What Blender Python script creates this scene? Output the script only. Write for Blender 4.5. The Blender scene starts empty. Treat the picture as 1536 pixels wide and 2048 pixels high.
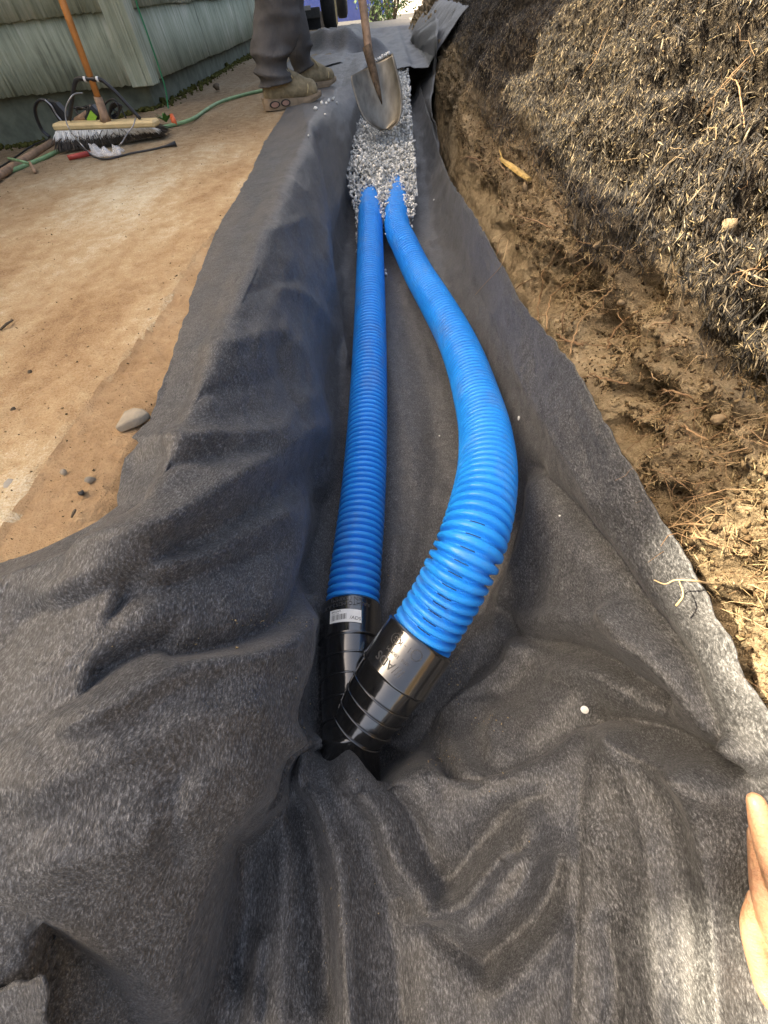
import bpy, math, random
import numpy as np
from mathutils import Vector, Matrix

random.seed(7)
rng = np.random.default_rng(11)
D = bpy.data
SC = bpy.context.scene
COL = SC.collection

# ------------------------------------------------------------------ camera, sky, sun, exposure
F, CX, CY, H = 769.0, 768.0, 1024.0, 0.36      # focal length and centre in photo pixels, eye height above the drive
def _n(v): return v / np.linalg.norm(v)
_fy = _n(np.array([761 - CX, CY + 40, -F]))
_up = _n(np.cross(np.array([1, 0.12, 0.]), _fy))
if _up[1] < 0: _up = -_up
R = np.array([np.cross(_fy, _up), _fy, _up])
cam = D.cameras.new('camera'); cam_o = D.objects.new('camera', cam); COL.objects.link(cam_o)
cam.sensor_fit = 'VERTICAL'; cam.sensor_height = 36.0; cam.sensor_width = 27.0
cam.lens = 36.0 * F / 2048.0
cam.clip_start = 0.02; cam.clip_end = 500
cam_o.matrix_world = Matrix([list(R[0]) + [0], list(R[1]) + [0], list(R[2]) + [H], [0, 0, 0, 1]])
SC.camera = cam_o

SUN_EL, SUN_DIR = math.radians(45), (-0.99, 0.12)      # direction towards the sun, seen from above
w = D.worlds.new('World'); SC.world = w; w.use_nodes = True
nt = w.node_tree
sky = nt.nodes.new('ShaderNodeTexSky'); sky.sky_type = 'NISHITA'; sky.sun_disc = False
sky.sun_elevation = SUN_EL; sky.sun_rotation = math.atan2(SUN_DIR[0], SUN_DIR[1])
sky.dust_density = 7.0; sky.ozone_density = 0.5; sky.air_density = 0.7
nt.links.new(sky.outputs[0], nt.nodes['Background'].inputs[0])
nt.nodes['Background'].inputs[1].default_value = 0.15
sun = D.lights.new('sun', 'SUN'); sun.energy = 4.6; sun.angle = math.radians(0.5); sun.color = (1.0, 0.94, 0.84)
sun_o = D.objects.new('sun', sun); COL.objects.link(sun_o)
_sd = Vector((SUN_DIR[0] * math.cos(SUN_EL), SUN_DIR[1] * math.cos(SUN_EL), math.sin(SUN_EL)))
sun_o.rotation_euler = _sd.to_track_quat('Z', 'Y').to_euler(); sun_o.location = _sd * 30
SC.view_settings.view_transform = 'Standard'; SC.view_settings.look = 'None'
SC.view_settings.gamma = 1.0; SC.view_settings.use_curve_mapping = False
SC.view_settings.exposure = 2.1
SC.view_settings.use_white_balance = True; SC.view_settings.white_balance_temperature = 7900; SC.view_settings.white_balance_tint = 8   # balanced for open shade

# ------------------------------------------------------------------ helpers
def ray(px, py): return R @ np.array([px - CX, CY - py, -F]) / F
def P(px, py, z=0.0):
    r = ray(px, py); return r * ((z - H) / r[2]) + np.array([0, 0, H])
def PX(px, py, x):
    r = ray(px, py); return r * (x / r[0]) + np.array([0, 0, H])
def PY(px, py, y):
    r = ray(px, py); return r * (y / r[1]) + np.array([0, 0, H])
def PD(px, py, d):
    return ray(px, py) * d + np.array([0, 0, H])
def pix(w_):                                     # world -> photo pixel
    c = (np.asarray(w_) - np.array([0, 0, H])) @ R
    dz = np.maximum(-c[..., 2], 1e-3)
    return CX + F * c[..., 0] / dz, CY - F * c[..., 1] / dz, dz

def _hash(ix, iy, iz, seed):
    n = (ix * 374761393 + iy * 668265263 + iz * 2147483647 + seed * 974711) & 0x7fffffff
    n = ((n ^ (n >> 13)) * 1274126177) & 0x7fffffff
    n = ((n ^ (n >> 16)) * 1103515245) & 0x7fffffff
    return (n & 0xffff) / 32767.5 - 1.0
def noise(p, scale=1.0, seed=0):
    p = np.asarray(p, float) * scale
    i = np.floor(p).astype(np.int64); f = p - i; u = f * f * (3 - 2 * f)
    out = 0
    for a in (0, 1):
        for b in (0, 1):
            for c in (0, 1):
                wgt = (u[..., 0] if a else 1 - u[..., 0]) * (u[..., 1] if b else 1 - u[..., 1]) * (u[..., 2] if c else 1 - u[..., 2])
                out = out + wgt * _hash(i[..., 0] + a, i[..., 1] + b, i[..., 2] + c, seed)
    return out
def fbm(p, scale, octaves=4, seed=0, gain=0.5):
    s = 0; a = 1
    for k in range(octaves):
        s = s + a * noise(p, scale * 2.03 ** k, seed + k * 17); a *= gain
    return s
def sstep(a, b, x):
    t = np.clip((np.asarray(x, float) - a) / (b - a), 0, 1); return t * t * (3 - 2 * t)

def put(name, me, mat=None, parent=None, smooth=True):
    if mat is not None and not me.materials: me.materials.append(mat)
    if smooth and len(me.polygons):
        me.polygons.foreach_set('use_smooth', np.ones(len(me.polygons), bool))
    o = D.objects.new(name, me); COL.objects.link(o)
    if parent is not None: o.parent = parent
    return o
def mk(name, verts, faces, mat=None, parent=None, smooth=True):
    """faces: numpy (n,3|4) or list of index lists"""
    me = D.meshes.new(name)
    verts = np.asarray(verts, np.float32)
    if isinstance(faces, np.ndarray):
        k = faces.shape[1]; nf = len(faces)
        me.vertices.add(len(verts)); me.vertices.foreach_set('co', verts.ravel())
        me.loops.add(nf * k); me.loops.foreach_set('vertex_index', faces.astype(np.int32).ravel())
        me.polygons.add(nf); me.polygons.foreach_set('loop_start', np.arange(0, nf * k, k, dtype=np.int32))
        me.update(calc_edges=True)
    else:
        me.from_pydata([tuple(map(float, v)) for v in verts], [], faces)
    me.validate(); me.update()
    return put(name, me, mat, parent, smooth)
def grid_faces(nr, nc):
    a = np.arange(nr * nc).reshape(nr, nc)
    return np.stack([a[:-1, :-1], a[:-1, 1:], a[1:, 1:], a[1:, :-1]], -1).reshape(-1, 4)
def tag(o, label=None, cat=None, group=None, kind=None):
    if label: o['label'] = label
    if cat: o['category'] = cat
    if group: o['group'] = group
    if kind: o['kind'] = kind
    return o
def empty(name, loc=(0, 0, 0)):
    o = D.objects.new(name, None); COL.objects.link(o); o.location = loc; o.empty_display_size = 0.05
    return o
def reparent(o, root):
    """children are built in world coordinates; keep them there under a moved root"""
    o.parent = root; o.matrix_parent_inverse = Matrix.Translation(-root.location); return o

class MB:                                        # collects shapes into one mesh
    def __init__(s): s.v = []; s.f = []; s.n = 0
    def add(s, v, f):
        v = np.asarray(v, float); s.v.append(v); s.f += [[i + s.n for i in q] for q in f]; s.n += len(v); return s
    def box(s, c, size, M=None, bev=0.0):
        x, y, z = np.array(size) / 2
        if bev > 0:
            b = min(bev, min(x, y, z) * .9); v = []
            pts = []
            for sx in (-1, 1):
                for sy in (-1, 1):
                    for sz in (-1, 1):
                        pts += [(sx * (x - b), sy * (y - b), sz * z), (sx * (x - b), sy * y, sz * (z - b)), (sx * x, sy * (y - b), sz * (z - b))]
            import bmesh
            bm = bmesh.new(); [bm.verts.new(p) for p in pts]; bmesh.ops.convex_hull(bm, input=bm.verts)
            bm.verts.ensure_lookup_table(); bm.verts.index_update()
            v = np.array([q.co[:] for q in bm.verts]); f = [[q.index for q in fc.verts] for fc in bm.faces]; bm.free()
        else:
            v = np.array([(i, j, k) for i in (-x, x) for j in (-y, y) for k in (-z, z)])
            f = [[0, 1, 3, 2], [4, 6, 7, 5], [0, 4, 5, 1], [2, 3, 7, 6], [0, 2, 6, 4], [1, 5, 7, 3]]
        if M is not None: v = v @ np.array(M).T
        return s.add(v + np.array(c), f)
    def tube(s, pts, r, n=8, cap=True, flat=None):
        v, f = tube_vf(pts, r, n, cap, flat); return s.add(v, f)
    def build(s, name, mat=None, parent=None, smooth=True):
        return mk(name, np.concatenate(s.v), s.f, mat, parent, smooth)
def cr(pts, n=8):
    """Catmull-Rom resampling of a polyline"""
    p = np.asarray(pts, float)
    if len(p) < 3: return np.linspace(p[0], p[-1], n + 1)
    q = np.vstack([2 * p[0] - p[1], p, 2 * p[-1] - p[-2]]); out = []
    for i in range(len(p) - 1):
        a, b, c, d = q[i:i + 4]
        for t in np.linspace(0, 1, n, endpoint=False):
            out.append(.5 * (2 * b + (c - a) * t + (2 * a - 5 * b + 4 * c - d) * t * t + (3 * b - a - 3 * c + d) * t ** 3))
    out.append(p[-1]); return np.array(out)
def frames(p):
    t = np.gradient(p, axis=0); t /= np.linalg.norm(t, axis=1)[:, None] + 1e-12
    ref = np.array([0, 0, 1.]) if abs(t[0][2]) < .9 else np.array([1., 0, 0])
    N = []; n = np.cross(np.cross(t[0], ref), t[0]); n /= np.linalg.norm(n)
    for k in range(len(p)):
        n = n - t[k] * (n @ t[k]); n /= np.linalg.norm(n) + 1e-12; N.append(n)
    N = np.array(N); return t, N, np.cross(t, N)
def tube_vf(pts, r, n=8, cap=True, flat=None):
    p = np.asarray(pts, float); t, N, B = frames(p)
    r = np.broadcast_to(np.asarray(r, float), (len(p),))
    a = np.linspace(0, 2 * np.pi, n, endpoint=False)
    fl = 1.0 if flat is None else flat
    v = p[:, None] + r[:, None, None] * (np.cos(a)[None, :, None] * N[:, None] * fl + np.sin(a)[None, :, None] * B[:, None])
    m = len(p); v = v.reshape(-1, 3); f = []
    for i in range(m - 1):
        for j in range(n):
            k = (j + 1) % n; f.append([i * n + j, i * n + k, i * n + n + k, i * n + n + j])
    if cap: f.append(list(range(n))[::-1]); f.append([(m - 1) * n + j for j in range(n)])
    return v, f

def revolve(prof, axis_o, axis_d, n=48, closed=False):
    """prof: list of (s along axis, radius) -> vertices, faces"""
    d = _n(np.asarray(axis_d, float)); up = np.array([0, 0, 1.]); e1 = _n(np.cross(up, d)) if abs(d[2]) < .95 else np.array([1., 0, 0]); e2 = np.cross(d, e1)
    a = np.linspace(0, 2 * np.pi, n, endpoint=False)
    v = np.concatenate([np.asarray(axis_o) + d * s_ + r_ * (np.cos(a)[:, None] * e1 + np.sin(a)[:, None] * e2) for s_, r_ in prof])
    f = []
    for i in range(len(prof) - 1):
        for j in range(n):
            k = (j + 1) % n; f.append([i * n + j, i * n + k, (i + 1) * n + k, (i + 1) * n + j])
    return v, f
def remesh(o, voxel, smooth=6, fac=.5):
    m = o.modifiers.new('r', 'REMESH'); m.mode = 'VOXEL'; m.voxel_size = voxel; m.use_smooth_shade = True
    s = o.modifiers.new('s', 'SMOOTH'); s.iterations = smooth; s.factor = fac
    return o
def blob(mb, pts, rad, n=16):
    """capsule chain: a tapered tube with rounded ends"""
    p = np.asarray(pts, float); rad = np.asarray(rad, float)
    q = cr(p, 6) if len(p) > 2 else np.linspace(p[0], p[1], 7)
    rr = np.interp(np.linspace(0, len(p) - 1, len(q)), np.arange(len(p)), rad)
    d0 = _n(q[0] - q[1]); d1 = _n(q[-1] - q[-2]); e = [(.5, .866), (.866, .5), (.99, .12)]
    pre = [q[0] + d0 * rr[0] * a for a, b in e][::-1]; prr = [rr[0] * b for a, b in e][::-1]
    post = [q[-1] + d1 * rr[-1] * a for a, b in e]; por = [rr[-1] * b for a, b in e]
    mb.tube(np.vstack([pre, q, post]), np.concatenate([prr, rr, por]), n)

# ------------------------------------------------------------------ materials
class NT:
    def __init__(s, name):
        s.m = D.materials.new(name); s.m.use_nodes = True; s.t = s.m.node_tree; s.b = s.t.nodes['Principled BSDF']
        s.co = s.t.nodes.new('ShaderNodeTexCoord')
    def n(s, typ, **kw):
        x = s.t.nodes.new(typ)
        for k, v in kw.items(): setattr(x, k, v)
        return x
    def l(s, a, b): s.t.links.new(a, b)
    def map(s, scale=(1, 1, 1), rot=(0, 0, 0), src='Object'):
        m = s.n('ShaderNodeMapping'); m.inputs['Scale'].default_value = scale; m.inputs['Rotation'].default_value = rot
        s.l(s.co.outputs[src], m.inputs[0]); return m.outputs[0]
    def noise(s, scale, detail=4, rough=.55, vec=None, dist=0.0):
        x = s.n('ShaderNodeTexNoise'); x.inputs['Scale'].default_value = scale; x.inputs['Detail'].default_value = detail
        x.inputs['Roughness'].default_value = rough; x.inputs['Distortion'].default_value = dist
        s.l(vec if vec is not None else s.co.outputs['Object'], x.inputs['Vector']); return x.outputs['Fac']
    def ramp(s, fac, stops):
        r = s.n('ShaderNodeValToRGB'); e = r.color_ramp.elements
        while len(e) > 1: e.remove(e[-1])
        e[0].position = stops[0][0]; e[0].color = c4(stops[0][1])
        for p, c in stops[1:]:
            k = e.new(p); k.color = c4(c)
        s.l(fac, r.inputs[0]); return r.outputs[0]
    def mix(s, fac, a, b, typ='MIX'):
        m = s.n('ShaderNodeMix', data_type='RGBA', blend_type=typ)
        for i, v in ((0, fac), (6, a), (7, b)):
            if isinstance(v, (int, float)): m.inputs[i].default_value = v
            elif isinstance(v, tuple): m.inputs[i].default_value = c4(v)
            else: s.l(v, m.inputs[i])
        return m.outputs[2]
    def math(s, op, a, b=0.0, clamp=False):
        m = s.n('ShaderNodeMath', operation=op); m.use_clamp = clamp
        for i, v in ((0, a), (1, b)):
            if isinstance(v, (int, float)): m.inputs[i].default_value = v
            else: s.l(v, m.inputs[i])
        return m.outputs[0]
    def bump(s, h, dist=.001, strength=1.0, prev=None):
        b = s.n('ShaderNodeBump'); b.inputs['Distance'].default_value = dist; b.inputs['Strength'].default_value = strength
        s.l(h, b.inputs['Height'])
        if prev is not None: s.l(prev, b.inputs['Normal'])
        return b.outputs[0]
    def done(s, color=None, rough=.6, bump=None, spec=.5, metal=0.0, **kw):
        if color is not None:
            if isinstance(color, tuple): s.b.inputs['Base Color'].default_value = c4(color)
            else: s.l(color, s.b.inputs['Base Color'])
        if isinstance(rough, (int, float)): s.b.inputs['Roughness'].default_value = rough
        else: s.l(rough, s.b.inputs['Roughness'])
        s.b.inputs['Specular IOR Level'].default_value = spec; s.b.inputs['Metallic'].default_value = metal
        if bump is not None: s.l(bump, s.b.inputs['Normal'])
        for k, v in kw.items(): s.b.inputs[k].default_value = v
        return s.m
def c4(c):
    if isinstance(c, (int, float)): return (c, c, c, 1)
    return tuple(c)[:3] + (1,)
def simple(name, col, rough=.5, var=.25, scale=40, spec=.5, metal=0.0, bump=.0, bscale=None, **kw):
    t = NT(name); nz = t.noise(scale, 5)
    lo = tuple(c * (1 - var) for c in col); hi = tuple(min(1, c * (1 + var)) for c in col)
    c = t.ramp(nz, [(.3, lo), (.7, hi)])
    b = t.bump(t.noise(bscale or scale * 4, 4), bump) if bump else None
    return t.done(c, rough, b, spec, metal, **kw)

def mat_fabric():
    t = NT('black_geotextile')
    # felted fibres: stretched noises in crossing directions
    warp = t.n('ShaderNodeVectorMath', operation='MULTIPLY_ADD')
    nz = t.n('ShaderNodeTexNoise'); nz.inputs['Scale'].default_value = 9; nz.inputs['Detail'].default_value = 2; t.l(t.co.outputs['Object'], nz.inputs['Vector'])
    t.l(nz.outputs['Color'], warp.inputs[0]); warp.inputs[1].default_value = (.035, .035, .035); t.l(t.co.outputs['Object'], warp.inputs[2])
    fib = []
    for rot, sc in (((0, 0, .5), (1, .34, .6)), ((0, .4, -.75), (1, .36, .6)), ((.3, 0, 1.35), (1, .4, .7))):
        m = t.n('ShaderNodeMapping'); m.inputs['Rotation'].default_value = rot; m.inputs['Scale'].default_value = sc; t.l(warp.outputs[0], m.inputs[0])
        fib.append(t.noise(520, 3, .62, m.outputs[0]))
    mx = t.math('MAXIMUM', t.math('MAXIMUM', fib[0], fib[1]), fib[2])
    blot = t.noise(55, 3, .6)
    f = t.math('ADD', mx, t.math('MULTIPLY', t.math('SUBTRACT', blot, .5), .13))
    col = t.ramp(f, [(.47, (.018, .018, .0185)), (.58, (.055, .056, .058)), (.68, (.135, .137, .141)), (.80, (.27, .274, .282))])
    # tan dust trodden on to the sheet where it lies on the drive
    sx = t.n('ShaderNodeSeparateXYZ'); t.l(t.co.outputs['Object'], sx.inputs[0])
    onDrive = t.math('MULTIPLY', t.math('SUBTRACT', -.20, sx.outputs['X']), 6.0, True)
    farther = t.math('MULTIPLY', t.math('ADD', sx.outputs['Y'], .15), 1.2, True)
    patch = t.ramp(t.noise(5, 6, .62, t.map((1.6, .6, 1), (0, 0, .5))), [(.38, 0.0), (.75, 1.0)])
    d = t.math('MULTIPLY', t.math('MULTIPLY', onDrive, farther), patch)
    d2 = t.math('MULTIPLY', t.ramp(t.noise(14, 5, .6), [(.5, 0.0), (.85, 1.0)]), .10)
    dust = t.math('ADD', t.math('MULTIPLY', d, .55), d2, True)
    dust = t.math('MULTIPLY', dust, t.math('ADD', mx, -.05), True)
    col = t.mix(dust, col, (.20, .15, .10))
    bp = t.bump(mx, .0016, .9)
    bp = t.bump(t.noise(70, 4, .6), .004, .5, bp)
    return t.done(col, .50, bp, .50, **{'Sheen Weight': .10, 'Sheen Roughness': .5})
def mat_soil(name, stops, rough=.95, sc=1.0):
    t = NT(name)
    big = t.noise(3.5 * sc, 7, .62); fine = t.noise(60 * sc, 6, .7); gr = t.noise(420 * sc, 3, .7)
    f = t.math('ADD', t.math('MULTIPLY', big, .55), t.math('ADD', t.math('MULTIPLY', fine, .3), t.math('MULTIPLY', gr, .18)))
    col = t.ramp(f, stops)
    bp = t.bump(gr, .004, .9); bp = t.bump(fine, .014, .9, bp)
    return t.done(col, rough, bp, .15)
def mat_attr(name, stops, rough=.8, spec=.3, bump=.0008, bsc=500):
    """colour picked by a per-face random value"""
    t = NT(name); a = t.n('ShaderNodeAttribute', attribute_name='rnd')
    n_ = t.noise(bsc * .4, 3)
    f = t.math('ADD', a.outputs['Fac'], t.math('MULTIPLY', t.math('SUBTRACT', n_, .5), .35))
    return t.done(t.ramp(f, stops), rough, t.bump(t.noise(bsc, 4), bump), spec)

M = {}
M['fabric'] = mat_fabric()
def mat_pipe():
    t = NT('blue_plastic')
    base = t.ramp(t.noise(14, 5), [(.3, (.001, .225, .70)), (.7, (.001, .28, .82))])
    dust = t.ramp(t.noise(9, 7, .7, t.map((1, .5, 1))), [(.52, 0.0), (.78, .32)])
    scuff = t.ramp(t.noise(1, 5, .7, t.map((40, 160, 40))), [(.68, 0.0), (.76, .30)])
    col = t.mix(scuff, t.mix(dust, base, (.26, .22, .17)), (.30, .48, .70))
    return t.done(col, t.ramp(t.noise(20, 5), [(.3, .28), (.7, .46)]), t.bump(t.noise(300, 3), .0003), .4)
M['blue'] = mat_pipe()
M['black_plastic'] = simple('glossy_black_plastic', (.011, .011, .011), .13, .3, 60, .75, bump=.0002, bscale=90)
M['black_plastic'].node_tree.nodes['Principled BSDF'].inputs['Coat Weight'].default_value = 1.0; M['black_plastic'].node_tree.nodes['Principled BSDF'].inputs['Coat IOR'].default_value = 1.7; M['black_plastic'].node_tree.nodes['Principled BSDF'].inputs['Coat Roughness'].default_value = .14
M['dull_black'] = simple('dull_black_plastic', (.018, .018, .02), .45, .3, 60, .5)
M['rubber'] = simple('black_rubber', (.02, .02, .021), .8, .3, 30, .3)
M['paper'] = simple('white_paper', (.78, .78, .74), .6, .04, 60)
M['ink'] = simple('black_ink', (.02, .02, .02), .6)
M['ink_grey'] = simple('grey_ink', (.28, .28, .28), .6)
M['slot'] = simple('slot_dark', (.004, .03, .10), .8)
M['white'] = simple('white_plastic', (.72, .72, .70), .5, .08, 200)
M['pale_wood'] = simple('pale_wood', (.62, .47, .24), .6, .15, 30, bump=.0004)
M['orange_wood'] = simple('orange_wood', (.50, .20, .055), .45, .25, 18, bump=.0003)
M['grey_wood'] = simple('weathered_wood', (.28, .18, .115), .7, .4, 40, bump=.0006)
M['yellow_wood'] = simple('split_yellow_wood', (.40, .27, .09), .7, .4, 60, bump=.001)
M['skin'] = None
M['red'] = simple('red_plastic', (.36, .045, .035), .5, .2)
M['orange'] = simple('orange_plastic', (.7, .12, .03), .5, .1)
M['lime'] = simple('lime_label', (.28, .55, .06), .5, .1)
M['hose'] = simple('green_hose', (.17, .30, .15), .5, .2, 30)
M['cord_green'] = simple('green_cord', (.02, .20, .09), .5, .2, 30)
M['weed'] = simple('weed_leaf', (.05, .22, .03), .5, .35, 60)
M['leaf'] = simple('leaf_green', (.045, .095, .022), .55, .5, 12)
M['bark'] = simple('bark', (.10, .075, .05), .9, .4, 20, bump=.004)
M['concrete'] = simple('painted_foundation', (.135, .15, .115), .8, .35, 14, .3, bump=.002, bscale=60)
M['roof'] = simple('roof_shingle', (.10, .095, .09), .9, .3, 40, bump=.003)
M['trim'] = simple('pale_green_trim', (.46, .55, .45), .6, .15, 20)
M['car_blue'] = simple('blue_car_paint', (.010, .045, .26), .2, .1, 10, .6)
M['glass'] = simple('dark_glass', (.02, .025, .03), .05, .1, 10, .6)
M['steel'] = simple('grey_steel', (.33, .33, .34), .4, .2, 30, .5, .8)
M['dark_metal'] = simple('dark_metal', (.035, .035, .036), .5, .4, 20, .5, .3)
M['rusty'] = simple('rusty_metal', (.125, .085, .055), .8, .5, 60, .3)
M['trouser'] = None
M['asphalt'] = simple('asphalt', (.055, .055, .055), .9, .3, 200, .3, bump=.002)
M['cement'] = simple('old_concrete', (.33, .31, .27), .9, .2, 30, .3, bump=.001)

def mat_siding():
    t = NT('faded_green_siding')
    st = t.noise(1, 5, .65, t.map((46, 46, 1.2)))
    big = t.noise(2.2, 5, .6)
    fine = t.noise(1, 3, .6, t.map((190, 190, 3)))
    f = t.math('ADD', t.math('MULTIPLY', st, .5), t.math('MULTIPLY', big, .5))
    col = t.ramp(f, [(.37, (.17, .19, .145)), (.46, (.31, .345, .26)), (.54, (.40, .435, .335)), (.63, (.58, .58, .48))])
    wear = t.ramp(t.noise(1, 6, .7, t.map((60, 60, 5))), [(.66, 0.0), (.72, 1.0)])
    col = t.mix(t.math('MULTIPLY', wear, .55), col, (.34, .31, .23))
    return t.done(col, .75, t.bump(st, .010, .9, t.bump(fine, .006, .9)), .12)
M['siding'] = mat_siding()
def mat_trouser():
    t = NT('grey_work_trousers')
    big = t.noise(9, 5, .6); fine = t.noise(420, 2, .5)
    col = t.ramp(t.math('ADD', t.math('MULTIPLY', big, .7), t.math('MULTIPLY', fine, .3)), [(.3, (.060, .057, .056)), (.7, (.122, .116, .113))])
    bp = t.bump(fine, .0005, .6); bp = t.bump(t.noise(16, 4, .55, t.map((1, 1, .45)), 1.2), .012, .6, bp)
    return t.done(col, .85, bp, .2)
M['trouser'] = mat_trouser()
def mat_skin():
    t = NT('skin')
    n1 = t.noise(35, 4); n2 = t.noise(500, 3)
    col = t.ramp(n1, [(.3, (.44, .23, .13)), (.7, (.56, .34, .21))])
    vor = t.n('ShaderNodeTexVoronoi', feature='DISTANCE_TO_EDGE'); vor.inputs['Scale'].default_value = 650; t.l(t.co.outputs['Object'], vor.inputs['Vector'])
    col = t.mix(t.ramp(t.noise(140, 5, .65), [(.45, 0.0), (.7, .55)]), col, (.36, .12, .065))
    bp = t.bump(vor.outputs['Distance'], .0006, .5); bp = t.bump(n2, .0004, .7, bp); bp = t.bump(t.noise(1, 4, .6, t.map((45, 420, 420), (0, .3, .2))), .0016, .8, bp)
    return t.done(col, .48, bp, .4, **{'Subsurface Weight': .12, 'Subsurface Radius': (.006, .002, .001), 'Subsurface Scale': .6})
M['skin'] = mat_skin()
M['boot'] = simple('dusty_boot', (.27, .215, .13), .85, .4, 35, .25, bump=.0008, bscale=300)
M['boot_dark'] = simple('boot_lining', (.03, .028, .025), .9, .3, 35)
M['sole'] = simple('boot_sole', (.30, .22, .145), .8, .3, 30, .3)
M['bubble'] = simple('sole_window', (.34, .20, .15), .25, .2, 40)
M['bristle'] = mat_attr('broom_bristle', [(.0, (.60, .60, .57)), (1, (.85, .85, .82))], .5)
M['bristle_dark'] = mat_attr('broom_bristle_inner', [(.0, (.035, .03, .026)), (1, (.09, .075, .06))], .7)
M['gravel'] = mat_attr('crushed_gravel', [(.0, (.34, .35, .345)), (.35, (.56, .57, .555)), (.75, (.74, .74, .70)), (1, (.86, .85, .80))], .8, .3, .0012, 260)
M['bark_chip'] = mat_attr('shredded_bark', [(.0, (.012, .011, .010)), (.45, (.034, .030, .026)), (.68, (.125, .102, .072)), (1, (.40, .325, .21))], .75, .4, .0008, 600)
M['chip_tan'] = mat_attr('tan_fibre', [(.0, (.16, .115, .06)), (1, (.42, .33, .19))], .8)
M['clod'] = mat_attr('soil_clod', [(.0, (.045, .030, .018)), (.6, (.12, .082, .046)), (1, (.24, .175, .10))], .95, .1, .003, 200)
M['root'] = mat_attr('root_bark', [(.0, (.17, .10, .055)), (.6, (.34, .22, .12)), (1, (.52, .38, .22))], .75, .3)
M['rock'] = simple('pale_rock', (.33, .28, .21), .8, .3, 25, .3, bump=.002, bscale=80)
M['soil'] = mat_soil('bank_soil', [(.30, (.030, .019, .012)), (.45, (.085, .056, .031)), (.6, (.15, .105, .058)), (.78, (.26, .19, .11))])
def mat_bank():
    t = NT('bank_earth')
    big = t.noise(3.5, 7, .62); fine = t.noise(60, 6, .7); gr = t.noise(420, 3, .7); clump = t.noise(19, 6, .68)
    f = t.math('ADD', t.math('MULTIPLY', big, .35), t.math('ADD', t.math('MULTIPLY', clump, .25), t.math('ADD', t.math('MULTIPLY', fine, .24), t.math('MULTIPLY', gr, .2))))
    soil = t.ramp(f, [(.37, (.040, .027, .016)), (.45, (.17, .124, .074)), (.54, (.39, .30, .19)), (.66, (.60, .49, .33))])
    fibre = t.noise(1, 6, .7, t.map((130, 40, 60), (.5, .3, .6)))
    mul = t.ramp(t.math('ADD', t.math('MULTIPLY', fibre, .7), t.math('MULTIPLY', gr, .3)), [(.38, (.012, .011, .010)), (.5, (.060, .050, .040)), (.62, (.24, .19, .13))])
    a = t.n('ShaderNodeAttribute', attribute_name='mulch'); col = t.mix(a.outputs['Fac'], soil, mul)
    bp = t.bump(gr, .005, 1.0); bp = t.bump(fine, .018, 1.0, bp); bp = t.bump(clump, .03, .7, bp)
    return t.done(col, .95, bp, .1)
M['bank'] = mat_bank()
M['bank_stone'] = simple('earthy_stone', (.22, .165, .105), .9, .35, 60, .2, bump=.002)
M['dirt'] = mat_soil('tan_dirt', [(.34, (.24, .145, .08)), (.45, (.43, .275, .15)), (.55, (.54, .365, .21)), (.70, (.70, .54, .35))], sc=1.0)
def mat_drive():
    t = NT('dusty_concrete')
    streak = t.noise(1, 7, .62, t.map((2.6, 1.0, 2), (0, 0, -.5))); gr = t.noise(330, 3, .7); mid = t.noise(26, 6, .65)
    f = t.math('ADD', t.math('MULTIPLY', streak, .62), t.math('ADD', t.math('MULTIPLY', mid, .22), t.math('MULTIPLY', gr, .26)))
    col = t.ramp(t.math('SUBTRACT', f, .04), [(.36, (.24, .145, .078)), (.44, (.42, .27, .145)), (.52, (.55, .40, .235)), (.61, (.74, .66, .49))])
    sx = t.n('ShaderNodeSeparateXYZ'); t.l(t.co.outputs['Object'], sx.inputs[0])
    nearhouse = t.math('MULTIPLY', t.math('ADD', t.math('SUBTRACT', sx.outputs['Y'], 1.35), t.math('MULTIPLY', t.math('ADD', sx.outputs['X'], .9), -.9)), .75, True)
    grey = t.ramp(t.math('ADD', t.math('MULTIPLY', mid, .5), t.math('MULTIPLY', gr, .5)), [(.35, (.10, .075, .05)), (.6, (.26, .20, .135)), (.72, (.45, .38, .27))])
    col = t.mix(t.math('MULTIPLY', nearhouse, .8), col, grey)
    spk = t.ramp(t.noise(75, 2, .5), [(.70, 0.0), (.74, 1.0)])
    col = t.mix(t.math('MULTIPLY', spk, .5), col, (.10, .06, .035))
    bp = t.bump(gr, .004, .8); bp = t.bump(t.noise(110, 5, .7), .006, .8, bp); bp = t.bump(mid, .012, .7, bp)
    return t.done(col, .95, bp, .15)
M['drive'] = mat_drive()
M['moss'] = simple('moss', (.085, .085, .025), .95, .5, 60, .1, bump=.006)
def mat_blade():
    t = NT('worn_shovel_steel')
    s_ = t.noise(1, 5, .6, t.map((30, 30, 8))); b_ = t.noise(9, 4)
    col = t.ramp(s_, [(.3, (.10, .09, .075)), (.7, (.20, .185, .155))])
    return t.done(col, t.ramp(b_, [(.3, .28), (.7, .48)]), t.bump(s_, .0005), .5, .85)
M['blade'] = mat_blade()
def mat_film():
    t = NT('clear_plastic_film')
    return t.done((.85, .87, .9), .15, t.bump(t.noise(120, 3), .003), .6, **{'Alpha': .28})
M['film'] = mat_film()

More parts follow.
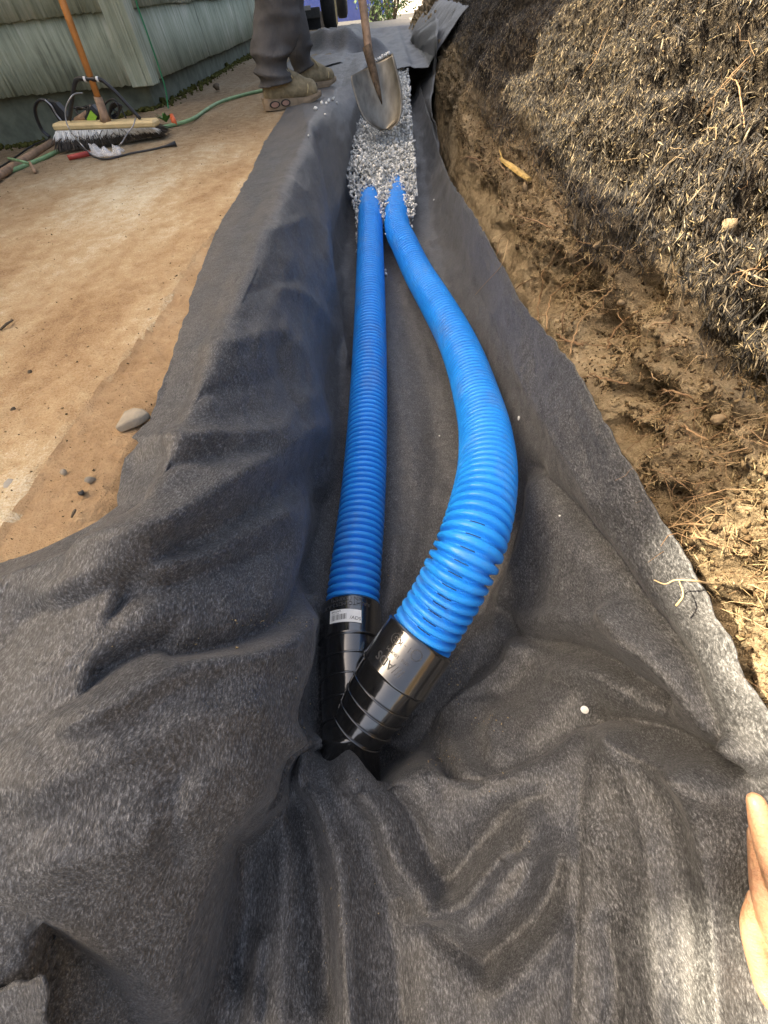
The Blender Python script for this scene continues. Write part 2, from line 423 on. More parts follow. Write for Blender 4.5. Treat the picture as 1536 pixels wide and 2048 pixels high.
# ------------------------------------------------------------------ the ground
EDGE = [(560, 240), (530, 285), (505, 340), (470, 405), (430, 470), (402, 545), (385, 585), (372, 640), (352, 690), (332, 745), (312, 800), (301, 845),
        (283, 884), (258, 884), (250, 920), (243, 960), (238, 1015), (190, 1050), (120, 1085), (60, 1112), (0, 1150)]
EW = np.array([P(x, y, .004) for x, y in EDGE])
def XL(y):
    e = EW[::-1]; yy = np.concatenate([[-3, -.3, 0, .12], e[1:, 1], [3.3, 5.5]]); xx = np.concatenate([[-1.3, -1.2, -1.05, -.70], e[1:, 0], [-.53, -.50]]); o_ = np.argsort(yy, kind='stable')
    return np.interp(y, yy[o_], xx[o_])
def ground_z(x, y):
    return -.10 * sstep(-1.35, -2.3, x) * sstep(1.2, 2.9, y)
def P_g(px, py, lift=0.0):
    p = P(px, py, 0)
    for _ in range(8): p = P(px, py, float(ground_z(p[0], p[1])) + lift)
    return p
def surface_grid(xs, ys, zf):
    X, Y = np.meshgrid(xs, ys); Z = zf(X, Y); return np.stack([X, Y, Z], -1)
slab0, slab1 = P(330, 600), P(70, 945)             # broken edge of the concrete slab
def slab_side(X, Y):                             # > 0 on the dirt strip next to the trench
    d = slab1 - slab0; nn = np.array([-d[1], d[0]]) / np.hypot(d[0], d[1])
    s_ = (X - slab0[0]) * nn[0] + (Y - slab0[1]) * nn[1]
    if ((slab0[0] + .5) - slab0[0]) * nn[0] < 0: s_ = -s_
    p = np.stack([X, Y, 0 * X], -1)
    return s_ + .012 * fbm(p, 6, 4, 5)
def drive_z(X, Y):
    p = np.stack([X, Y, 0 * X], -1)
    z = ground_z(X, Y) + .004 * fbm(p, 5, 4, 3) + .0015 * fbm(p, 45, 3, 9)
    dirt = sstep(-.004, .004, slab_side(X, Y)) * sstep(3, 2, Y)
    z = z - .006 * dirt + .0035 * dirt * fbm(p, 60, 3, 21)
    lip = sstep(-.40, -.345, X)
    din = X - XL(Y)                                # the ground sinks under the sheet
    z = z - .022 * sstep(.012, .05, din) - .20 * sstep(.01, .10, din) * sstep(.16, .0, Y)
    return z - .03 * lip
xs = np.concatenate([np.arange(-30, -4, 2.0), np.arange(-4, -2.2, .06), np.arange(-2.2, -.345, .008), [-.343]])
ys = np.concatenate([np.arange(-12, -1, 1.0), np.arange(-1, 2.2, .008), np.arange(2.2, 4, .03), np.arange(4, 9.01, .25)])
G = surface_grid(xs, ys, drive_z)
faces = grid_faces(len(ys), len(xs)); cen = G.reshape(-1, 3)[faces].mean(1)
sd = (slab_side(cen[:, 0], cen[:, 1]) > 0) & (cen[:, 1] < 2.6) & (cen[:, 1] > -3)
def submesh(name, V, Fc, mat):
    idx = np.unique(Fc); mp = np.zeros(len(V), int); mp[idx] = np.arange(len(idx))
    return mk(name, V[idx], mp[Fc], mat)
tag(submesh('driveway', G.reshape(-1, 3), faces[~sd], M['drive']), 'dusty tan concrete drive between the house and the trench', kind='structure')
tag(submesh('dirt_ground', G.reshape(-1, 3), faces[sd], M['dirt']), 'loose orange dirt strip between the slab edge and the black fabric', kind='structure')
# trench soil beneath the sheet, and the ground beyond sloping to the street
tr = []
ty = np.concatenate([np.arange(-3, 9.01, .5)])
prof = [(-.342, -.05), (-.325, -.30), (-.30, -.60), (0, -.62), (.30, -.60), (.42, -.45)]
mk('trench_ground', np.array([[(x, y, min(z, -.25 if y < .3 else 9) - (.2 if y < .3 else 0)) for x, z in prof] for y in ty]).reshape(-1, 3), grid_faces(len(ty), len(prof)), M['soil'])['kind'] = 'structure'
far = np.array([[(x, y, z) for x in (-60, -8, -2, .5, 8, 60)] for y, z in ((9.0, -.06), (12, -.10), (18, -.45), (26, -.95), (44, -1.0), (160, -1.0))])
tag(mk('far_ground', far.reshape(-1, 3), grid_faces(6, 6), M['cement']), kind='structure')
tag(mk('street', [(-60, 28, -.93), (60, 28, -.93), (60, 38, -.93), (-60, 38, -.93)], [[0, 1, 2, 3]], M['asphalt']), kind='structure')
mk('near_ground', [(-30, -40, -.05), (40, -40, -.05), (40, -3, -.05), (-30, -3, -.05)], [[0, 1, 2, 3]], M['dirt'])['kind'] = 'structure'

# ------------------------------------------------------------------ the bank on the right
BPROF = np.array([(.30, -.62), (.365, -.40), (.392, -.24), (.418, -.10), (.47, .0), (.545, .085), (.66, .18), (.83, .29), (1.05, .41), (1.35, .55), (1.8, .75), (2.6, 1.0), (4.0, 1.25)])
bp_d = np.concatenate([[0], np.cumsum(np.linalg.norm(np.diff(BPROF, axis=0), axis=1))])
HOLES = [(1105, 585, 46, .075), (1165, 560, 30, .06), (1205, 660, 50, .06), (1290, 585, 34, .05), (1100, 520, 22, .045), (1010, 470, 20, .03), (1300, 790, 36, .05), (1290, 880, 26, .04),
         (1230, 860, 26, .05), (1345, 990, 24, .04), (1480, 1165, 40, .04), (1240, 330, 44, .07), (1110, 200, 30, .04), (1330, 130, 46, .06), (1500, 430, 44, .06), (1200, 160, 36, .05), (1040, 120, 30, .04), (1500, 760, 36, .05), (1180, 60, 40, .05), (1420, 90, 60, .07), (1500, 170, 46, .06), (1440, 700, 40, .05), (1330, 440, 30, .05),
         (975, 385, 18, .03), (1440, 1240, 30, .04), (1250, 470, 24, .04), (1380, 250, 30, .05), (1520, 640, 34, .05), (1400, 860, 30, .035)]
def bank_eval(d, y, coarse=False):
    """profile distance d, trench station y -> displaced point"""
    bx = np.interp(d, bp_d, BPROF[:, 0]); bz = np.interp(d, bp_d, BPROF[:, 1])
    ax = np.interp(d + .03, bp_d, BPROF[:, 0]) - np.interp(d - .03, bp_d, BPROF[:, 0]); az = np.interp(d + .03, bp_d, BPROF[:, 1]) - np.interp(d - .03, bp_d, BPROF[:, 1])
    l_ = np.hypot(ax, az) + 1e-9; nx, nz = -az / l_, ax / l_
    # the bank steps back a little far down the trench
    off = .05 * np.sin(y * 1.3 + .6) * sstep(.4, .9, d) + .02 * sstep(3.0, 5.5, y)
    bx = bx + off; p = np.stack([bx, y, bz], -1)
    a = sstep(.15, .5, d)
    h = .050 * fbm(p, 2.6, 2, 31) + .036 * fbm(p, 8, 2, 37) + .022 * np.minimum(0, noise(p, 13, 39) + .15) * 2
    rid = 1 - np.abs(noise(p, 21, 41)) * 2
    h = h + .020 * rid + .014 * (1 - np.abs(noise(p, 46, 42)) * 2) + .010 * fbm(p, 85, 2, 43)
    h = h * (.25 + .75 * sstep(.35, .62, d))
    q = p + np.stack([nx * h, 0 * h, nz * h], -1)
    px, py, dz = pix(q)
    for hx, hy, hr, dep in HOLES:
        dd = np.hypot(px - hx, py - hy) / hr
        h = h - dep * np.exp(-dd ** 4 * .5) * (dd < 2.2)
    return p + np.stack([nx * h, 0 * h, nz * h], -1), np.stack([nx, 0 * nx, nz], -1)
bd = np.concatenate([np.linspace(0, .25, 12, endpoint=False), np.arange(.25, 1.55, .0062), np.linspace(1.55, bp_d[-1], 60)])
by = np.concatenate([np.linspace(-3, -.3, 20, endpoint=False), np.arange(-.3, 1.8, .0066), np.arange(1.8, 4, .018), np.arange(4, 9.3, .07)])
BD, BY = np.meshgrid(bd, by)
BV, BN = bank_eval(BD, BY)
bank = mk('soil_bank', BV.reshape(-1, 3), grid_faces(len(by), len(bd))[:, ::-1].copy(), M['bank'])
MULCH_LINE = np.array([(872, -30), (905, 90), (945, 200), (985, 275), (1060, 330), (1110, 400), (1165, 500), (1235, 545), (1330, 565), (1390, 650), (1440, 760), (1500, 800), (1640, 820)], float)
def mulch_amt(px, py):
    # signed: positive well inside the mulch (up and right of the line)
    ly = np.interp(px, MULCH_LINE[:, 0], MULCH_LINE[:, 1]); return (ly - py) / 90.0
_a = bank.data.attributes.new('mulch', 'FLOAT', 'POINT'); _px, _py, _ = pix(BV); _a.data.foreach_set('value', np.clip(mulch_amt(_px, _py) * .6 + .3 + .5 * noise(BV, 14, 4), 0, 1).astype(np.float32).ravel())
tag(bank, 'cut earth bank with hanging roots and shredded bark mulch above the fabric', kind='structure')
mk('upper_ground', [(3.98, -40, 1.22), (60, -40, 1.4), (60, 9.3, 1.4), (3.98, 9.3, 1.22)], [[0, 1, 2, 3]], M['soil'])['kind'] = 'structure'
mk('upper_ground', [(.55, 9.2, -.1), (60, 9.2, -.1), (60, 9.25, 1.38), (3.9, 9.25, 1.2), (1.9, 9.25, .7)], [[0, 1, 2, 3, 4]], M['soil'])['kind'] = 'structure'

# mulch: shredded bark
def spindles(c, t, nrm, L, W, T):
    """tapered slivers: 2 tips + 4 mid corners, 8 triangles each"""
    b = np.cross(t, nrm); b /= np.linalg.norm(b, axis=1)[:, None] + 1e-9
    L, W, T = L[:, None], W[:, None], T[:, None]
    j = rng.uniform(-.25, .25, (len(c), 1))
    v = np.stack([c - t * L / 2, c + t * L / 2, c + t * L * j + b * W / 2, c + t * L * j + nrm * T, c + t * L * (j + .1) - b * W / 2, c + t * L * j - nrm * T * .6], 1)
    f = np.array([[0, 2, 3], [0, 3, 4], [0, 4, 5], [0, 5, 2], [1, 3, 2], [1, 4, 3], [1, 5, 4], [1, 2, 5]])
    return v.reshape(-1, 3), (f[None] + (np.arange(len(c)) * 6)[:, None, None]).reshape(-1, 3)
def set_rnd(o, vals):
    a = o.data.attributes.new('rnd', 'FLOAT', 'FACE'); a.data.foreach_set('value', np.asarray(vals, np.float32))
def scatter_bank(n, ymax=6.0, dlo=.47, dhi=1.9):
    # denser near the camera where the pieces show large
    y = -.25 + (ymax + .25) * rng.random(n) ** 1.9; d = rng.uniform(dlo, dhi, n)
    p, nr = bank_eval(d, y); px, py, dz = pix(p)
    return p, nr, px, py, y, d
def bank_dirs(nr, n, spread):
    up = np.cross(np.array([0, 1., 0]), nr); up *= np.sign(up[:, 2])[:, None]
    ang = math.radians(38) + rng.normal(0, spread, n)
    t = np.array([0, 1., 0])[None] * np.cos(ang)[:, None] + up * np.sin(ang)[:, None]
    t = t + nr * rng.normal(.08, .15, n)[:, None]; return t / np.linalg.norm(t, axis=1)[:, None]
p, nr, px, py, y, d = scatter_bank(300000)
keep = (px > 840) & (px < 1700) & (py < 1000) & (py > -160) & (rng.random(len(px)) < np.clip(mulch_amt(px, py) * .9 + .10, 0, 1))
p, nr, y = p[keep], nr[keep], y[keep]; n = len(p)
L = rng.gamma(1.8, .0100, n) + .005; L = np.minimum(L, .10); W = rng.uniform(.0007, .0026, n) * (1 + L * 14); T = rng.uniform(.0006, .002, n)
v, f = spindles(p + nr * rng.uniform(-.002, .017, n)[:, None], bank_dirs(nr, n, .42), nr, L, W, T)
o = mk('bark_mulch', v, f, M['bark_chip'], smooth=False); set_rnd(o, np.repeat(rng.beta(1.5, 2.1, n), 8)); tag(o, 'shredded dark bark mulch covering the upper bank', kind='stuff')
# tan fibres and crumbs of soil
p, nr, px, py, y, d = scatter_bank(170000, 4.5)
keep = (px > 850) & (px < 1700) & (py < 1450) & (py > -100) & (rng.random(len(px)) < np.clip(.55 - mulch_amt(px, py) * .5, .10, 1))
p, nr, px, py = p[keep], nr[keep], px[keep], py[keep]; n = len(p)
icos = np.array([(0, 0, 1), (.9, 0, .35), (.25, .85, .4), (-.75, .5, .3), (-.7, -.55, .35), (.3, -.85, .3), (.55, .5, -.5), (-.4, .6, -.6), (-.5, -.5, -.6), (.5, -.5, -.6)])
def hull_faces(v):
    import bmesh
    bm = bmesh.new(); vs = [bm.verts.new(q) for q in v]; bmesh.ops.convex_hull(bm, input=bm.verts); bm.verts.index_update()
    bm.verts.ensure_lookup_table(); co = np.array([q.co[:] for q in bm.verts]); fs = np.array([[q.index for q in fc.verts] for fc in bm.faces]); bm.free(); return co, fs
def rot_mats(n):
    q = rng.normal(size=(n, 4)); q /= np.linalg.norm(q, axis=1)[:, None]; a, b, c, d_ = q.T
    return np.stack([1 - 2 * (c * c + d_ * d_), 2 * (b * c - a * d_), 2 * (b * d_ + a * c), 2 * (b * c + a * d_), 1 - 2 * (b * b + d_ * d_), 2 * (c * d_ - a * b),
                     2 * (b * d_ - a * c), 2 * (c * d_ + a * b), 1 - 2 * (b * b + c * c)], -1).reshape(n, 3, 3)
def stones(centres, size, variants=10, squash=(.55, 1.0), seedpts=11):
    """many small angular stones in one mesh"""
    V = []; Fs = []; base = 0; n = len(centres); which = rng.integers(0, variants, n); per = []
    for k in range(variants):
        pts = rng.normal(size=(seedpts, 3)); pts /= np.linalg.norm(pts, axis=1)[:, None]; pts *= rng.uniform(.8, 1.05, (seedpts, 1)) * np.array([1, rng.uniform(*squash), rng.uniform(*squash)])
        co, fs = hull_faces(pts); idx = np.where(which == k)[0]; m = len(idx)
        if not m: continue
        vv = np.einsum('nij,vj->nvi', rot_mats(m), co) * size[idx][:, None, None] + centres[idx][:, None]
        V.append(vv.reshape(-1, 3)); Fs.append((fs[None] + (np.arange(m) * len(co))[:, None, None]).reshape(-1, 3) + base); base += m * len(co)
        per.append(np.full(m * len(fs), 0)); per[-1] = np.repeat(rng.random(m), len(fs))
    return np.concatenate(V), np.concatenate(Fs), np.concatenate(per)
s_ = rng.gamma(1.8, .0012, n) + .0010
v, f, r_ = stones(p + nr * s_[:, None] * .3, s_, 12, (.45, .95), 7)
o = mk('soil_clods', v, f, M['clod'], smooth=False); set_rnd(o, r_); tag(o, 'crumbly brown soil clods on the cut bank', kind='stuff')
p, nr, px, py, y, d = scatter_bank(30000, 3.0)
keep = (px > 850) & (px < 1700) & (py < 1250) & (py > -100); p, nr = p[keep], nr[keep]; n = len(p)
v, f = spindles(p + nr * rng.uniform(0, .014, n)[:, None], bank_dirs(nr, n, .8), nr, rng.gamma(3, .005, n) + .004, rng.uniform(.0008, .0022, n), rng.uniform(.0004, .001, n))
o = mk('plant_fibres', v, f, M['chip_tan'], smooth=False); set_rnd(o, np.repeat(rng.random(n), 8)); tag(o, 'dry tan plant fibres in the bank soil', kind='stuff')

# roots: main ones traced where they hang, each a piece of the bank
def bank_point(px, py, lift=.008):
    """the bank surface seen at a photo pixel"""
    r = ray(px, py); c = np.array([0, 0, H]); pts, nrm = BV.reshape(-1, 3), BN.reshape(-1, 3)
    q = pts - c; t = q @ r / (r @ r); dist = np.linalg.norm(q - t[:, None] * r, axis=1) / np.maximum(t, .05)
    near = np.where((dist < .012) & (t > .15))[0]
    if len(near) == 0: near = np.array([np.argmin(dist + (t < .1) * 9)])
    i = near[np.argmin(t[near])]; return c + r * t[i] + nrm[i] * lift
ROOTS = [([(1000, 315), (1010, 335), (1020, 350)], .004), ([(950, 590), (975, 560), (1000, 530), (1010, 480), (1040, 455), (1075, 440)], .0022), ([(985, 408), (1015, 412), (1035, 430), (1080, 447), (1112, 460)], .0028),
         ([(1120, 505), (1110, 530), (1098, 550), (1098, 580), (1085, 610), (1082, 640)], .0036), ([(1098, 550), (1070, 562), (1035, 578)], .0024), ([(1185, 528), (1160, 560), (1130, 580), (1112, 610), (1105, 650), (1098, 670)], .0042),
         ([(1140, 580), (1147, 610), (1140, 640), (1132, 668)], .0024), ([(1232, 575), (1215, 605), (1180, 640), (1160, 680), (1145, 710)], .003), ([(1278, 628), (1258, 650), (1235, 680), (1222, 700)], .0042),
         ([(1120, 665), (1150, 685), (1175, 690)], .005), ([(1186, 745), (1215, 755), (1240, 765), (1262, 768)], .0036), ([(1320, 785), (1350, 790), (1390, 797)], .0032), ([(1375, 850), (1395, 868), (1420, 882)], .003),
         ([(1335, 1060), (1380, 1050), (1420, 1052)], .0026), ([(1390, 1055), (1420, 1075), (1440, 1095)], .003), ([(1260, 900), (1300, 880), (1360, 840), (1420, 815)], .0016), ([(1275, 925), (1330, 900), (1400, 880)], .0014),
         ([(925, 318), (945, 315), (965, 322)], .0055), ([(930, 345), (965, 345), (990, 335), (1003, 322)], .0016), ([(870, 275), (890, 290), (885, 330)], .0012), ([(905, 160), (890, 125), (868, 150)], .002),
         ([(1035, 470), (1000, 540), (985, 580)], .0011), ([(1150, 470), (1170, 490), (1190, 492)], .0012), ([(1035, 590), (1020, 640), (1045, 650)], .0014), ([(1290, 700), (1320, 660), (1345, 650)], .0018),
         ([(1255, 880), (1290, 845), (1330, 820)], .0013), ([(1420, 930), (1450, 920), (1500, 900)], .0016), ([(1350, 1010), (1400, 1000), (1450, 985)], .0014), ([(1300, 940), (1350, 950), (1380, 975)], .0013),
         ([(1250, 10), (1215, 80), (1195, 130), (1170, 150)], .0014), ([(1450, 160), (1475, 190), (1490, 260)], .002), ([(1470, 590), (1500, 560), (1536, 545)], .0025), ([(1395, 240), (1450, 190), (1500, 120)], .002)]
TWIGS = []
for pts, rad in ROOTS:
    w3 = [bank_point(x_, y_, .006 + .014 * math.sin(i / (len(pts) - 1) * 3.1)) for i, (x_, y_) in enumerate(pts)]
    c = cr(w3, 6); c = c + .35 * rad * rng.normal(size=c.shape)
    rr = rad * .62 * np.interp(np.linspace(0, 1, len(c)), [0, .5, 1], [.45, .8, 1.0]) * (1 + .18 * rng.normal(size=len(c)))
    v, f = tube_vf(c, np.maximum(rr, .0004), 6)
    o = mk('root', v, f, M['root'], bank); set_rnd(o, np.full(len(o.data.polygons), .65 * rng.random()))
    for _ in range(4):                              # side rootlets
        st_ = c[rng.integers(2, len(c))]; dv = _n(rng.normal(size=3) + np.array([-.3, 0, -.5])); q_ = [st_]
        for _k in range(5): dv = _n(dv + rng.normal(0, .5, 3)); q_.append(q_[-1] + dv * rng.uniform(.006, .016))
        TWIGS.append((np.array(q_), np.linspace(rad * .28, .0003, 6)))
# root tips reaching out over the fabric (their shadow falls on it)
for pts in ([(950, 590, .285), (975, 562, .295), (1000, 535, .305), (1008, 515, .312), (1016, 480, .34)], [(1308, 1160, .30), (1330, 1168, .31), (1352, 1160, .32), (1392, 1162, .335), (1420, 1168, .37)], [(1358, 1161, .321), (1366, 1190, .318), (1352, 1212, .312)]):
    c = cr([PX(*q) for q in pts], 6)
    v, f = tube_vf(c, np.linspace(.0006, .0014, len(c)), 6); o = mk('root', v, f, M['root'], bank); set_rnd(o, np.full(len(o.data.polygons), .8))
mb = MB(); vals = []
for q_, r_ in TWIGS: mb.tube(q_, r_, 4, False); vals += [.6 * rng.random()] * 20
for k in range(1150):
    while True:
        yy = -.1 + 2.6 * rng.random() ** 1.6; dd = rng.uniform(.52, 1.1); q, nn = bank_eval(np.array([dd]), np.array([yy])); px, py, _ = pix(q)
        if mulch_amt(px, py)[0] < .3 or rng.random() < .08: break
    q, nn = q[0], nn[0]; dirv = bank_dirs(nn[None], 1, 1.0)[0] * (1 if rng.random() < .5 else -1); Ls = rng.uniform(.02, .11); pts = [q]
    for s2 in range(6):
        dirv = _n(dirv + rng.normal(0, .45, 3) + np.array([-.05, 0, -.10])); pts.append(pts[-1] + dirv * Ls / 6)
    pts = np.array(pts) + nn * np.linspace(.002, .016, 7)[:, None]
    mb.tube(pts, np.linspace(.0008, .00025, 7) * rng.uniform(.4, 1.1), 4, False); vals += [rng.random()] * 24
o = mb.build('fine_roots', M['root'], bank); set_rnd(o, vals); o['kind'] = 'stuff'

# ------------------------------------------------------------------ black geotextile: lines the trench and laps over the drive
re_px = [(865, 250, .29), (880, 310, .29), (900, 360, .295), (935, 410, .30), (960, 450, .305), (1010, 540, .315), (1040, 600, .32), (1070, 640, .325), (1140, 720, .335), (1200, 830, .345), (1300, 1000, .35), (1380, 1130, .355), (1480, 1320, .36), (1536, 1420, .365), (1600, 1530, .37)]
RE = np.array([PX(*q) for q in re_px])[::-1]
RE = np.vstack([[(.36, -.62, -.16), (.352, -.32, -.235), (.35, -.2, -.225), (.36, -.10, -.20)], RE, [(.30, 4.2, -.22), (.31, 5.4, -.20)]])
CTRL = [  # y, then (x, z) of: outer lap, lip, wall, wall foot, floor, floor right, right wall
    (-.60, (-.75, -.03), (-.42, -.07), (-.30, -.14), (-.20, -.18), (0, -.20), (.20, -.18), (.29, -.17)),
    (-.30, (-.66, -.03), (-.42, -.10), (-.32, -.21), (-.22, -.29), (0, -.305), (.18, -.29), (.28, -.26)),
    (-.16, (-.60, -.01), (-.38, -.05), (-.245, -.175), (-.228, -.335), (-.03, -.35), (.16, -.33), (.27, -.27)),
    (-.07, (-.56, .0), (-.34, -.015), (-.215, -.140), (-.225, -.335), (-.03, -.350), (.15, -.345), (.27, -.272)),
    (0.00, (-.52, .008), (-.32, -.005), (-.180, -.125), (-.205, -.345), (-.05, -.338), (.06, -.345), (.27, -.275)),
    (.018, (-.51, .008), (-.315, -.003), (-.176, -.140), (-.203, -.35), (-.06, -.342), (.03, -.350), (.270, -.282)),
    (.045, (-.50, .010), (-.31, .0), (-.172, -.155), (-.202, -.37), (-.06, -.515), (.035, -.405), (.278, -.282)),
    (.07, (-.48, .010), (-.30, .0), (-.168, -.165), (-.20, -.38), (-.05, -.515), (.065, -.445), (.28, -.285)),
    (.13, (-.43, .012), (-.29, .0), (-.158, -.200), (-.195, -.40), (0, -.52), (.17, -.46), (.285, -.29)),
    (.25, (-.36, .010), (-.28, .0), (-.176, -.265), (-.190, -.42), (0, -.52), (.19, -.49), (.290, -.29)),
    (.42, (-.335, .008), (-.285, .0), (-.205, -.245), (-.195, -.44), (.02, -.515), (.22, -.49), (.300, -.29)),
    (.80, (-.34, .008), (-.295, .0), (-.235, -.21), (-.20, -.44), (.03, -.49), (.25, -.465), (.305, -.30)),
    (1.5, (-.37, .008), (-.305, .0), (-.245, -.21), (-.215, -.41), (.0, -.445), (.21, -.425), (.280, -.33)),
    (2.5, (-.41, .008), (-.31, .0), (-.245, -.20), (-.22, -.36), (.0, -.385), (.20, -.37), (.265, -.31)),
    (3.3, (-.41, .006), (-.28, .0), (-.17, -.03), (-.15, -.22), (.0, -.34), (.20, -.32), (.262, -.28)),
    (5.4, (-.40, .006), (-.26, .0), (-.10, -.02), (-.07, -.2), (.0, -.34), (.20, -.32), (.27, -.28))]
def fab_rows():
    cy = np.array([c[0] for c in CTRL]); K = np.array([[list(q) for q in c[1:]] for c in CTRL])       # rows x 7 x 2
    ys = np.concatenate([np.arange(-.5, .95, .0058), np.arange(.95, 2.2, .012), np.arange(2.2, 5.3, .03)])
    # cubic interpolation in y of each control column
    def interp_c(vals):
        m = np.gradient(vals, cy); i = np.clip(np.searchsorted(cy, ys) - 1, 0, len(cy) - 2); h_ = cy[i + 1] - cy[i]; t = (ys - cy[i]) / h_
        return (2 * t ** 3 - 3 * t ** 2 + 1) * vals[i] + (t ** 3 - 2 * t ** 2 + t) * h_ * m[i] + (-2 * t ** 3 + 3 * t ** 2) * vals[i + 1] + (t ** 3 - t ** 2) * h_ * m[i + 1]
    cols = [np.stack([XL(ys), .006 + 0 * ys], -1)]
    cols += [np.stack([interp_c(K[:, k, 0]), interp_c(K[:, k, 1])], -1) for k in range(7)]
    cols += [np.stack([np.interp(ys, RE[:, 1], RE[:, 0]), np.interp(ys, RE[:, 1], RE[:, 2])], -1)]
    return ys, np.stack(cols, 1)
ys_, CC = fab_rows()
CC[:, 1, 0] = np.where(ys_ > .2, .5 * (CC[:, 0, 0] + CC[:, 2, 0]), CC[:, 1, 0]); CC[:, 1, 0] = np.maximum(CC[:, 1, 0], CC[:, 0, 0] + .01)
nseg = [34, 30, 30, 26, 26, 26, 26, 44]
q = np.concatenate([2 * CC[:, :1] - CC[:, 1:2], CC, 2 * CC[:, -1:] - CC[:, -2:-1]], 1); parts_ = []
for i, ns in enumerate(nseg):
    a, b, c, d = [q[:, i + k][:, None] for k in range(4)]; t = np.linspace(0, 1, ns, endpoint=False)[None, :, None]; k5 = .42
    m1, m2 = (c - a) * k5, (d - b) * k5
    parts_.append((2 * t ** 3 - 3 * t ** 2 + 1) * b + (t ** 3 - 2 * t ** 2 + t) * m1 + (-2 * t ** 3 + 3 * t ** 2) * c + (t ** 3 - t ** 2) * m2)
parts_.append(CC[:, -1:]); XZ = np.concatenate(parts_, 1)
FV = np.stack([XZ[..., 0], np.broadcast_to(ys_[:, None], XZ.shape[:2]), XZ[..., 1]], -1)
